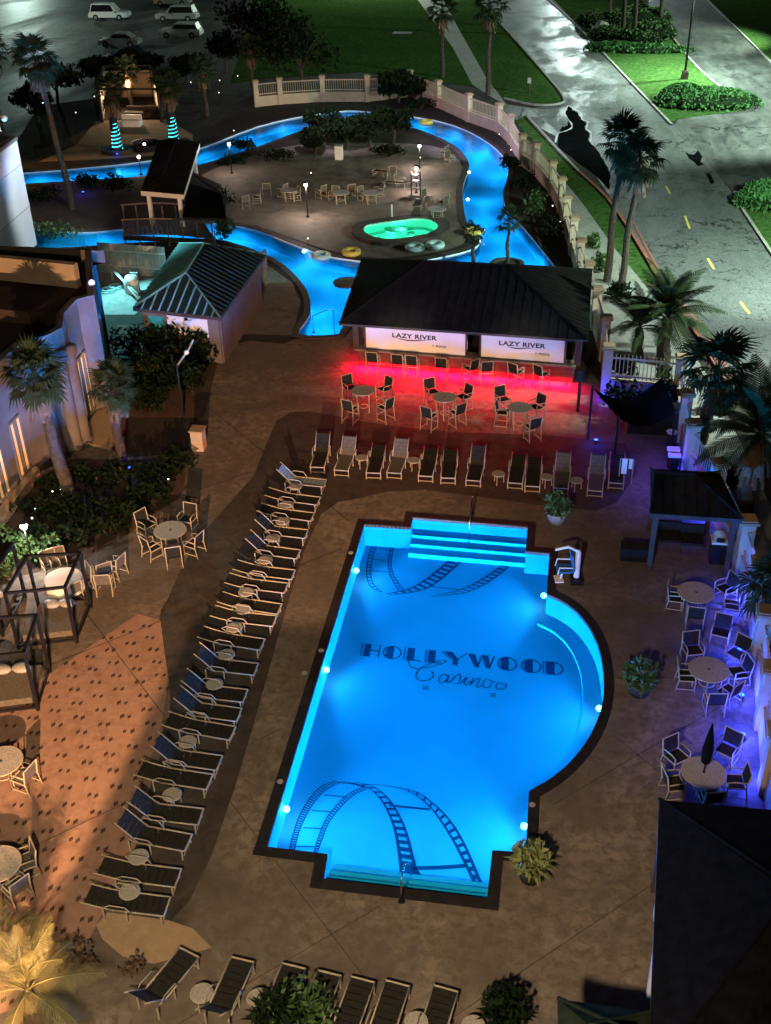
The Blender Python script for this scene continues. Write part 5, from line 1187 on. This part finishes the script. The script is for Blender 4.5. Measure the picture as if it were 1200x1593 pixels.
# far row facing the pool, before the bar
rowT = [(494,735,0,0),(531,740,1,0),(581,744,0,0),(613,744,1,0),(662,749,0,0),(697,752,0,0),(736,756,0,0),(801,760,0,0),(828,765,0,0),(872,768,1,0),(925,772,1,0),(958,760,0,0)]
for i, (px, py, r, _) in enumerate(rowT):
    F = g(px, py, .1); rz = math.pi + random.uniform(-.06, .06); d = Vector((-math.sin(rz), math.cos(rz), 0)); c = F - d * .97
    (LT if r else LF if i % 3 else LR).put((c.x, c.y, .01), rz, f'{ORD[i]} sun lounger from the left between bar tables and pool' + (', tall tan backrest raised' if r else ''), 'sun loungers in the row between bar and pool')
for i, (px, py) in enumerate([(563,712),(644,716),(776,737),(851,742),(897,747)]):
    p = g(px, py, .43); ST.put((p.x, p.y, .01), .3, f'{ORD[i]} small side table from the left in the row between bar and pool', 'side tables in the row between bar and pool')
def make_chair(z=.43, label='x', name='patio_chair', cat='chair', sling=SLING, w=.27, foot=False):
    t = thing(name, label, cat)
    for s in (-1, 1):
        MB().tube([(s * w, .26, 0), (s * w, .26, z + .2), (s * w, .1, z + .23), (s * w, -.22, z + .2)], .022, 6).build('front_leg', PVC, t, smooth=True)
        MB().tube([(s * w, -.3, 0), (s * w, -.22, z), (s * w, -.3, z + .5)], .022, 6).build('back_leg', PVC, t, smooth=True)
        MB().tube([(s * w, .26, z), (s * w, -.22, z - .02)], .02, 6).build('seat_rail', PVC, t)
        MB().tube([(s * w, .26, .1), (s * w, -.28, .1)], .018, 6).build('runner', PVC, t)
    MB().tube([(-w, .26, z), (w, .26, z)], .02, 6).build('front_bar', PVC, t); MB().tube([(-w, -.3, z + .5), (w, -.3, z + .5)], .02, 6).build('top_bar', PVC, t)
    if foot: MB().tube([(-w, .26, z * .45), (w, .26, z * .45)], .02, 6).build('foot_rest', PVC, t)
    MB().add([(-w + .02, .25, z - .01), (w - .02, .25, z - .01), (w - .02, -.2, z - .03), (-w + .02, -.2, z - .03)], [(0, 1, 2, 3)]).build('seat', sling, t)
    MB().add([(-w + .02, -.215, z + .03), (w - .02, -.215, z + .03), (w - .02, -.295, z + .48), (-w + .02, -.295, z + .48)], [(0, 1, 2, 3)]).build('backrest', sling, t)
    return t
CHR = Proto(make_chair()); HCH = Proto(make_chair(.68, name='bar_chair', cat='bar chair', foot=True)); TCH = Proto(make_chair(name='patio_chair', sling=SLINGT))
def make_table(r, z, stripes=False, name='round_table'):
    t = thing(name, 'x', 'table')
    MB().lathe([(r - .01, z - .02), (r, z), (r - .01, z + .012), (.03, z + .014)], 32).build('table_top', TTOP, t); MB().torus(r, .022, (0, 0, z - .005), 32, 6).build('rim', PVC, t, smooth=True)
    MB().lathe([(.035, z + .016), (.03, z + .03), (.01, z + .03)], 10).build('umbrella_collar', BLK, t)
    for k in range(4): a = k * 1.571 + .785; MB().tube([(r * .75 * math.cos(a), r * .75 * math.sin(a), z - .03), (r * .7 * math.cos(a), r * .7 * math.sin(a), 0)], .024, 6).build('leg', PVC, t)
    MB().torus(r * .4, .018, (0, 0, .22), 16, 5).build('stretcher_ring', PVC, t); return t
TB = Proto(make_table(.58, .72)); HT = Proto(make_table(.50, .98, name='high_table'))
def chair_at(P, px, py, face, label, group, z=.45):
    """chair whose middle shows at a pixel; it faces the point `face`"""
    p = g(px, py, z); d = Vector((face.x - p.x, face.y - p.y, 0)); rz = math.atan2(-d.x, d.y); P.put((p.x, p.y, .01), rz, label, group)
def tset(tp, tpx, z, lab, chairs, P, grp, off=0.45):
    c = g(tpx[0], tpx[1], z); tp.put((c.x, c.y, .01), random.uniform(0, 1), lab[0])
    for (px, py), l in zip(chairs, lab[1]): chair_at(P, px, py, c, l, grp, off)
    return c
tset(TB, (265,825), .72, ('round patio table with five chairs beside the dark bed at left', ['far left chair of the round table by the dark bed','near left chair of the round table by the dark bed','near chair of the round table by the dark bed','right chair of the round table by the dark bed','far right chair of the round table by the dark bed']), [(228,815),(236,850),(270,862),(302,845),(292,806)], CHR, 'chairs round the patio table at left')
tset(TB, (1083,922), .72, ('farthest round table near the small cabana at right', ['left chair at the farthest right hand table','near chair at the farthest right hand table','far right chair at the farthest right hand table','near right chair at the farthest right hand table']), [(1052,928),(1082,955),(1130,915),(1140,940)], CHR, 'chairs at the farthest right hand table')
c2 = tset(TB, (1103,1042), .72, ('round table with bright striped top in the blue light', ['far left chair at the striped table','near left chair at the striped table','near chair at the striped table','near right chair at the striped table','right chair at the striped table','far right chair at the striped table','chair standing alone between the two far tables at right']), [(1078,1010),(1068,1050),(1112,1088),(1135,1075),(1150,1045),(1148,1015),(1122,982)], CHR, 'chairs at the striped table')
c3 = tset(TB, (1095,1202), .72, ('round table with closed dark umbrella in the blue light', ['far left chair at the umbrella table','near left chair at the umbrella table','near chair at the umbrella table','near right chair at the umbrella table','far right chair at the umbrella table']), [(1052,1175),(1048,1218),(1105,1240),(1145,1215),(1132,1165)], CHR, 'chairs at the umbrella table')
t = thing('closed_umbrella', 'closed dark umbrella standing through the round table near the black cabana', 'umbrella', (c3.x, c3.y, 0)); MB().tube([(0, 0, .76), (0, 0, 2.5)], .02, 6).build('pole', BLK, t); MB().lathe([(.05, 1.05), (.13, 1.15), (.15, 1.6), (.09, 2.1), (.02, 2.45)], 10).build('canopy', BLKF, t, smooth=True)
for nm, (px, py), L5 in [('left', (565,608), [(545,634),(600,632),(545,602),(598,604)]), ('middle', (692,618), [(668,645),(712,640),(672,608),(722,616)]), ('right', (809,634), [(782,640),(829,662),(782,620),(835,632)])]:
    tset(HT, (px, py), .98, (f'{nm} high round table on the deck before the pool bar', [f'near left bar chair at the {nm} high table', f'near right bar chair at the {nm} high table', f'far left bar chair at the {nm} high table', f'far right bar chair at the {nm} high table']), L5, HCH, f'bar chairs at the {nm} high table', .7)
for i, (px, turn) in enumerate([(581,0),(620,0),(642,0),(688,0),(733,.9),(757,.3),(803,-.5),(843,-.6)]):
    s = gv(px, 570, P0 - by * .42, bx)[0]; c = BW(s, -.42, 0); HCH.put((c.x, c.y, .01), ang + turn, f'{ORD[i]} bar chair from the left along the red lit counter', 'bar chairs along the red lit counter')
# covered table and frames, left
c = g(98, 900, .72); t = thing('covered_table', 'round table under a pale cloth with white items beside the black canopy frame', 'table', (c.x, c.y, 0))
MB().lathe([(.72, .35), (.68, .6), (.64, .735), (.02, .74)], 28).build('cloth_top', SIGNW, t, smooth=False); MB().tube([(0, 0, 0), (0, 0, .7)], .05, 8).build('pedestal', PVC, t); MB().lathe([(.35, 0), (.3, .04)], 16).build('base', BLK, t)
for px, py, l in [(80,880,'far left chair at the cloth covered table'),(128,900,'right chair at the cloth covered table'),(112,920,'near right chair at the cloth covered table'),(92,876,'far chair at the cloth covered table')]: chair_at(TCH, px, py, c, l, 'chairs at the cloth covered table')
for px, py, l, rz in [(180,880,'tan patio chair standing apart, farther of the two right of the black frame',1.3),(163,905,'tan patio chair standing apart, nearer of the two right of the black frame',.2),(160,888,'tan patio chair tucked between the two standing apart',.7)]:
    p = g(px, py, .45); TCH.put((p.x, p.y, .01), rz, l)
def frame(corn, h, label, w=.09, bedh=.42):
    A, B, Cc, D = corn; cc = (A + B + Cc + D) / 4; t = thing('canopy_frame', label, 'canopy frame', (cc.x, cc.y, 0))
    for p in corn: post(t, p, .01, h, w, BLK); 
    for i in range(4):
        p, q = corn[i], corn[(i + 1) % 4]; d = q - p; m_ = (p + q) / 2; a = math.atan2(d.y, d.x)
        MB().box((m_.x, m_.y, h + .04), (d.length + w, w, .078), a).build('top_beam', BLK, t, True); MB().box((m_.x, m_.y, .14), (d.length - w, w * .8, .07), a).build('base_rail', BLK, t, True)
    i1 = [cc + (p - cc) * .85 for p in corn]; MB().prism(i1, .2, bedh).build('mattress', SLINGT, t, True)
    for i in (0, 1):
        q = cc + (corn[3].lerp(corn[2], .25 + .5 * i) - cc) * .6; MB().ell((q.x, q.y, bedh + .12), (.32, .22, .12), 10, 6).build('cushion', TTOP, t, True, True)
    return t
frame([g(30,1010), g(120,1000), g(142,945), g(62,950)], 2.2, 'black metal canopy frame with daybed, right of the two at the left edge')
t = frame([g(-60,1120), g(60,1105), g(78,1045), g(-20,1052)], 2.2, 'black metal canopy frame with daybed at the left edge above the terracotta paving')
t = frame([g(-110,1000), g(5,990), g(40,930), g(-60,940)], 2.2, 'black metal frame with dark cloth roof cut by the left edge')
p_ = [g(-110,1000), g(5,990), g(40,930), g(-60,940)]; MB().prism(p_, 2.29, 2.33).build('cloth_roof', BLKF, t, True)
# tables at the left edge on the terracotta
for (px, py, l, ch) in [(2,1185,'pale round table cut by the left edge on the terracotta, farther one',[(38,1207,'patio chair beside the farther left edge table')]),(-4,1345,'pale round table cut by the left edge on the terracotta, nearer one',[(38,1340,'far patio chair beside the nearer left edge table'),(25,1380,'near patio chair beside the nearer left edge table')])]:
    c = g(px, py, .72); TB.put((c.x, c.y, .013), .2, l)
    for a, b_, l2 in ch: chair_at(TCH, a, b_, c, l2, 'chairs at the left edge tables')
# pool lift chair
p = g(876, 905); t = thing('pool_lift_chair', 'blue seated pool lift chair with white frame at the pool edge', 'pool lift', p, R(100))
MB().box((0, 0, .55), (.5, .5, .07)).build('seat', BPL, t); MB().box((0, -.26, .9), (.5, .07, .65), 0, R(-8)).build('backrest', BPL, t)
MB().lathe([(.1, 0), (.1, 1.2), (.06, 1.3)], 12, (0, -.45, 0)).build('mast', WPL, t); MB().tube([(0, -.45, 1.25), (0, -.1, 1.45), (0, .35, 1.35)], .05, 8).build('boom', WPL, t)
for s in (-1, 1): MB().tube([(s * .27, -.25, .75), (s * .27, .2, .78), (s * .27, .25, .5)], .025, 6).build('armrest', WPL, t)
MB().box((0, .15, .12), (.4, .3, .05)).build('foot_plate', WPL, t); MB().tube([(0, .1, .12), (0, 0, .52)], .03, 6).build('foot_bar', WPL, t); MB().box((0, -.45, .1), (.5, .4, .2)).build('base', BLK, t)
# trash receptacle under the cabana
p = g(1114, 872); t = thing('litter_bin', 'dark litter bin with pale domed hood under the small cabana', 'bin', p); MB().box((0, 0, .42), (.5, .5, .84)).build('bin_body', BLK, t); MB().box((0, 0, .88), (.54, .54, .07)).build('lid_rim', WPL, t)
MB().lathe([(.25, .92), (.24, 1.1), (.15, 1.25), (.02, 1.3)], 14).build('hood', STUCCO, t, smooth=True); MB().box((0, -.25, 1.03), (.26, .04, .16)).build('opening', BLK, t)
p = g(985, 868, 0); t = thing('storage_chest', 'black low chest beside the left post of the small cabana', 'chest', p); MB().box((0, 0, .24), (.9, .5, .48)).build('chest_body', BLK, t); MB().box((0, 0, .51), (.94, .54, .05)).build('lid', BLK, t)
# sofa seats under the cabana
for i, (px, py) in enumerate([(1040,850),(1075,855)]):
    p = g(px, py); t = thing('lounge_seat', ['left dark cushioned seat under the small cabana', 'right dark cushioned seat under the small cabana'][i], 'seat', p); MB().box((0, 0, .22), (.8, .75, .36)).build('base', DWOOD, t); MB().box((0, -.02, .45), (.74, .68, .1)).build('cushion', SLING, t); MB().box((0, .36, .6), (.8, .12, .5)).build('backrest', SLING, t)
# shade sail on poles
ss = thing('shade_sail', 'black sagging shade sail strung between poles right of the bar', 'shade sail', g(980, 640))
a, b_, c, d = g(922,603,2.4), g(1030,587,2.5), g(1052,640,2.1), g(962,650,1.7); N = 8; mb = MB(); grid = []
for i in range(N + 1):
    for j in range(N + 1):
        u, v = i / N, j / N; q = a.lerp(b_, u).lerp(d.lerp(c, u), v); q = q + Vector((0, -.9 * math.sin(math.pi * u) * (1 - v) * .5, -.75 * math.sin(math.pi * u) * math.sin(math.pi * (.25 + v * .5)))); grid.append(q)
mb.add(grid, [(i * (N + 1) + j, (i + 1) * (N + 1) + j, (i + 1) * (N + 1) + j + 1, i * (N + 1) + j + 1) for i in range(N) for j in range(N)]); mb.build('sail_cloth', BLKF, ss, True, True)
for q in (a, b_, c, d): MB().tube([(q.x, q.y, 0), (q.x, q.y, q.z + .1)], .05, 8).build('pole', BLK, ss, True)
p = g(1020, 690); t = thing('hot_tub_cover', 'dark boxed counter behind the shade sail', 'counter', g(1020, 668)); MB().box((0, 0, .5), (2.4, 1.0, 1.0)).build('counter_body', BLK, t); MB().box((0, 0, 1.03), (2.5, 1.1, .05)).build('counter_top', BLK, t); t.name = 'service_counter'
for i, (px, py) in enumerate([(1046,672),(1048,698),(1050,708)]):
    p = g(px, py, .8); t = thing('towel_stand', ['white round dish', 'upper folded white towel', 'lower folded white towel'][i] + ' on a stand by the purple lit wall', 'towel stand', (p.x, p.y, 0)); MB().box((0, 0, .38), (.35, .35, .74)).build('stand', BLK, t)
    (MB().lathe([(.2, .76), (.24, .82), (.02, .8)], 14) if i == 0 else MB().box((0, 0, .79), (.5, .3, .07))).build('towel' if i else 'dish', WPL, t)
# white draped chair at the end of the far row
p = g(972, 752); t = thing('towel_rack', 'white towels hanging from a rack at the right end of the far lounger row', 'towel rack', p)
for s in (-.25, .25): MB().tube([(s, 0, 0), (s, 0, 1.1)], .022, 6).build('upright', PVC, t)
MB().tube([(-.25, 0, 1.1), (.25, 0, 1.1)], .022, 6).build('top_bar', PVC, t); MB().box((-.08, 0, .78), (.2, .07, .66)).build('towel', WPL, t); MB().box((.15, 0, .9), (.13, .07, .42)).build('towel', WPL, t)
# people-height pole lamp unlit by the bar
p = g(899, 640); t = thing('deck_post', 'dark post with a small lit knob right of the bar', 'post', p); MB().tube([(0, 0, 0), (0, 0, 1.7)], .07, 8).build('pole', BLK, t); MB().box((0, 0, 1.75), (.3, .3, .5)).build('head', BLK, t)
# float rings
def ring(px, py, z, mat, l, r=.42): 
    p = g(px, py, z); o = MB().torus(r, .17, (0, 0, 0), 24, 10).build('float_ring', mat, smooth=True); o.location = (p.x, p.y, z); tag(o, l, 'float ring')
ring(547,392,.2,YPL,'yellow float ring on the island edge above the river bend'); ring(646,385,.2,CPL,'left pale aqua float ring below the spa'); ring(677,381,.2,CPL,'right pale aqua float ring below the spa'); ring(500,398,-.02,CPL,'aqua float ring drifting in the river'); ring(738,360,.2,YPL,'yellow float ring at the river edge right of the spa'); ring(663,190,-.02,YPL,'tan float ring drifting in the far river bend')
p = g(540, 440, -.05); o = MB().lathe([(.75, -.02), (.8, .08), (.6, .14), (.05, .16)], 22).build('floating_island', COPE2); o.location = (p.x, p.y, -.08); tag(o, 'round dark planter half hidden by the left end of the bar roof', 'planter')
p = g(789, 412, 0); o = MB().lathe([(1.0, -.9), (1.0, .1), (.75, .12), (.7, .02), (.02, .02)], 24).build('river_planter', COPE2); o.location = (p.x, p.y, 0); tag(o, 'round stone planter standing in the river under the small palm', 'planter')
t = thing('river_handrail', 'bent steel handrail at the river entry left of the bar', 'handrail', g(488, 517)); MB().tube([(0, 0, 0), (0, 0, .9), (.55, .5, 1.0), (.9, .8, .95), (.9, .8, -.5)], .025, 8).build('rail', CHROME, t, smooth=True); MB().lathe([(.08, 0), (.03, .05)], 10).build('base_flange', BLK, t)
# island furniture
isl_c = [(440,300,1.2),(415,298,.3),(460,306,2.2),(500,302,1.0),(520,306,2.9),(545,300,.6),(565,306,4.0),(590,300,2.0),(400,310,1.8),(380,318,.8),(690,240,1.2),(700,250,4.0),(610,275,3.0),(690,318,1.0),(665,310,4.2)]
for i, (px, py, rz) in enumerate(isl_c):
    p = g(px, py, .3); TCH.put((p.x, p.y, .015), rz, f'{ORD[i]} chair counting along the dim patio on the island', 'chairs on the island patio')
for i, (px, py) in enumerate([(450,296),(530,300),(578,300),(680,325)]):
    c = g(px, py, .72); TB.put((c.x, c.y, .015), .3, ['left round table on the dim island patio','middle round table on the dim island patio','right round table on the dim island patio','round table between the lit lamp and the river bend'][i])
for i, (px, py) in enumerate([(620,285),(600,268),(650,318)]):
    p = g(px, py, .3); LF.put((p.x, p.y, .015), [1.4, 1.2, 0][i], ['dark lounger left of the paired island lamps','dark lounger nearest the island shrubs','dark lounger in front of the paired island lamps'][i], 'loungers on the island')
p = g(528, 248); t = thing('equipment_box', 'pale boxy equipment cabinet in front of the island trees', 'cabinet', p); MB().box((0, 0, .5), (.55, .45, 1.0)).build('cabinet_body', WPL, t); MB().box((0, 0, 1.03), (.6, .5, .05)).build('cabinet_top', CURB, t)
p = g(610, 340); t = thing('marker_post', 'slim white post beside the spa', 'post', p); MB().tube([(0, 0, 0), (0, 0, .85)], .05, 8).build('shaft', WPL, t); MB().ell((0, 0, .88), (.06, .06, .04), 8, 5).build('knob', WPL, t)
p = g(649, 300); t = thing('menu_stand', 'tall dark stand of shelves under the nearer island lamp', 'stand', (p.x, p.y - .6, 0))
for s in (-.3, .3): MB().box((s, 0, .8), (.07, .07, 1.6)).build('upright', BLK, t)
for z in (.5, 1.0, 1.4): MB().box((0, 0, z), (.53, .3, .04)).build('shelf', BLK, t)
# ------------------------------------------------ lit nook with curtains, fire pit
nk = thing('cabana_nook', 'warmly lit open cabana nook with cream walls beyond the river', 'cabana', g(212, 200))
A, B, Cc, D = g(160,190), g(252,190), g(240,150), g(168,152)
struct('nook_patio', MB().sheet([G([(150,188),(262,186),(300,210),(300,238),(160,248),(60,252),(120,225)])], .014), SANDC, 'warm lit patio round the fire pit')
for (p, q, m_) in ((D, Cc, STUCCO), (Cc, B, SIGNW), (A, D, SIGNW)):
    d = q - p; c = (p + q) / 2; MB().box((c.x, c.y, 1.15), (d.length - .1, .12, 2.3), math.atan2(d.y, d.x)).build('wall', m_, nk, True)
for p in (A, B, Cc, D): post(nk, p, 0, 2.6, .2, DWOOD)
for i in range(4):
    p, q = [A, B, Cc, D][i], [B, Cc, D, A][i]; d = q - p; c = (p + q) / 2; MB().box((c.x, c.y, 2.68), (d.length, .16, .16), math.atan2(d.y, d.x)).build('beam', DWOOD, nk, True)
light('nook_light', 'POINT', gz(204, 172, 2.3), (1.0, .66, .38), 800, nk, r=.15)
for i, (px, py, l) in enumerate([(212,182,'dark cushioned sofa inside the lit nook'),(238,182,'dark lounger leaning at the right side of the lit nook'),(205,196,'curved pale seat in front of the lit nook')]):
    p = g(px, py); t = thing('nook_seat', l, 'seat', p); MB().box((0, 0, .22), (1.7, .8, .4)).build('base', DWOOD if i < 2 else WPL, t); MB().box((0, .3, .6), (1.7, .2, .5)).build('backrest', DWOOD if i < 2 else WPL, t); MB().box((0, -.03, .47), (1.6, .65, .09)).build('cushion', SIGNW if i != 1 else SLING, t)
p = g(228, 232); t = thing('fire_pit', 'round black fire pit with a pale rim on the far patio', 'fire pit', p); MB().lathe([(1.15, 0), (1.25, .5), (1.0, .55), (.95, .2), (.1, .15)], 24).build('bowl', BLK, t); MB().ell((0, -.3, .45), (.12, .12, .12), 8, 6).build('light', GL_, t)
# ------------------------------------------------ cars
def car(px, py, rz, label, body, L=4.7, W=1.85, H=1.65, suv=True, grp='cars parked at upper left'):
    p = g(px, py); t = thing('parked_car', label, 'car', p, rz, grp)
    if suv: prof = [(-.5, .35), (-.5, .72), (-.47, .92), (-.44, 1.0), (-.37, .62 + .38), (.20, 1.0), (.30, .98), (.46, .90), (.5, .75), (.5, .35)]; roof = [(-.46, 1.0), (-.40, H - .02), (-.1, H), (.10, H - .05), (.24, 1.0)]
    else: prof = [(-.5, .32), (-.5, .72), (-.45, .92), (-.33, .95), (.20, .93), (.40, .82), (.49, .65), (.5, .32)]; roof = [(-.38, .93), (-.22, H - .02), (0, H), (.10, H - .06), (.26, .92)]
    def loft(pr, w0, w1, zlo, zhi):
        mb = MB(); n = len(pr); vs = []
        for s in (-1, 1):
            for x, z in pr:
                k = w0 + (w1 - w0) * max(0, (z - zlo) / (zhi - zlo)); vs.append((x * L, s * k / 2, z))
        fs = [(i, (i + 1) % n, n + (i + 1) % n, n + i) for i in range(n)] + [tuple(range(n)), tuple(range(2 * n - 1, n - 1, -1))]
        return mb.add(vs, fs)
    loft(prof, W, W * .94, .35, 1.0).build('body', body, t); loft(roof, W * .90, W * .70, .95, H).build('cabin', body, t)
    for s in (-1, 1):
        xs = [q[0] * L for q in roof]; y0 = s * W * .457; y1 = s * (W * .385)
        z0, z1 = 1.02 if suv else .97, H - .14
        MB().add([(xs[0] + .15, y0, z0), (xs[-1] - .28, y0, z0), (xs[-2] - .05, y1, z1), (xs[1] + .08, y1, z1)], [(0, 1, 2, 3)]).build('side_window', GLASSD, t)
        for e, nm in ((.485, 'headlight'), (-.485, 'tail_light')): MB().box((e * L, s * W * .36, .78), (.1, .34, .16)).build(nm, WPL if e > 0 else CURBR, t)
        for x in (-.31, .31):
            wv = MB().tube([(x * L, s * (W / 2 - .2), .35), (x * L, s * (W / 2 + .01), .35)], .35, 16).build('wheel', TYRE, t); MB().tube([(x * L, s * (W / 2 + .005), .35), (x * L, s * (W / 2 + .03), .35)], .19, 10).build('rim', CURB, wv)
        MB().box((.17 * L, s * (W / 2 + .08), 1.02), (.2, .16, .14)).build('wing_mirror', body, t)
    hw_ = W * .42; MB().add([(roof[-1][0] * L - .02, -hw_, .99), (roof[-1][0] * L - .02, hw_, .99), (roof[-2][0] * L + .03, W * .33, H - .1), (roof[-2][0] * L + .03, -W * .33, H - .1)], [(0, 1, 2, 3)]).build('windscreen', GLASSD, t)
    return t
CP = M('silver_car_paint', (.42, .44, .42), .35, .05, 1, metal=.3, coat=.3); CPW = M('white_car_paint', (.6, .62, .6), .35, .05, 1, coat=.3); CPB = M('black_car_paint', (.012, .013, .014), .25, .1, 1, coat=.5)
car(172,30,math.pi*0+.02,'white off-road vehicle nearest the top left of the parking area',CPW,4.9,1.95,1.9,True)
car(277,32,math.pi+.02,'silver SUV in the middle of the right hand trio of cars',CP,5.1,1.95,1.8,True)
car(270,8,math.pi+.02,'silver car farthest back at the top edge',CP,4.8,1.85,1.5,False)
car(283,58,math.pi+.02,'pale hatchback nearest of the right hand trio of cars',CPW,4.8,1.85,1.6,True)
car(188,72,math.pi+.05,'silver sedan with gleaming bonnet left of the trio',CP,4.5,1.8,1.45,False)
car(200,98,math.pi+.08,'black car with glinting headlights nearest the dark trees',CPB,4.8,1.85,1.5,False)
# ================================================================== deck lighting from the hotel behind
SOD = (1.0, .52, .25); WRM = (1.0, .74, .47)
light('sodium_flood', 'SPOT', (-3.6, -.7, 9.0), SOD, 105000, None, r=.10, aim=(-14, 20, 0), spot=72, blend=.7)
light('hotel_wall_flood', 'SPOT', (-3.0, .2, 18.0), WRM, 26000, None, r=.5, aim=(-8.0, 17, 0), spot=82, blend=.8)
light('hotel_wall_flood', 'SPOT', (-14, 6, 11), (1.0, .74, .42), 700, None, r=.4, aim=(-14, 30, 0), spot=80, blend=.9)
light('palm_flood', 'SPOT', (-13.5, 9.5, 4.5), (1.0, .80, .36), 130, None, r=.1, aim=g(60, 1560, .8), spot=70, blend=.6)
light('courtyard_flood', 'SPOT', (0, -.5, 20), (1.0, .82, .62), 1500, None, r=.6, aim=(-4, 42, 0), spot=62, blend=1.0)
light('left_edge_lamp', 'SPOT', gz(-60, 250, 8.0), (1.0, .5, .2), 1800, None, r=.2, aim=g(14, 180, 4.0), spot=70, blend=.6)
light('block_flood', 'SPOT', gz(215, 400, 7.0), (.8, .92, 1.0), 3600, None, r=.2, aim=g(25, 310, 2.0), spot=70, blend=.6)
light('fence_light', 'SPOT', gz(520, 260, 7.0), (.85, .75, .9), 4000, None, r=.2, aim=g(510, 150, 1.0), spot=110, blend=.7)
light('fence_light', 'SPOT', gz(700, 250, 7.0), (.70, .6, 1.0), 4500, None, r=.2, aim=g(770, 200, 1.0), spot=100, blend=.7)
light('island_flood', 'SPOT', gz(560, 420, 9.0), (1.0, .85, .68), 60, None, r=.3, aim=g(560, 320, 0), spot=110, blend=.9)
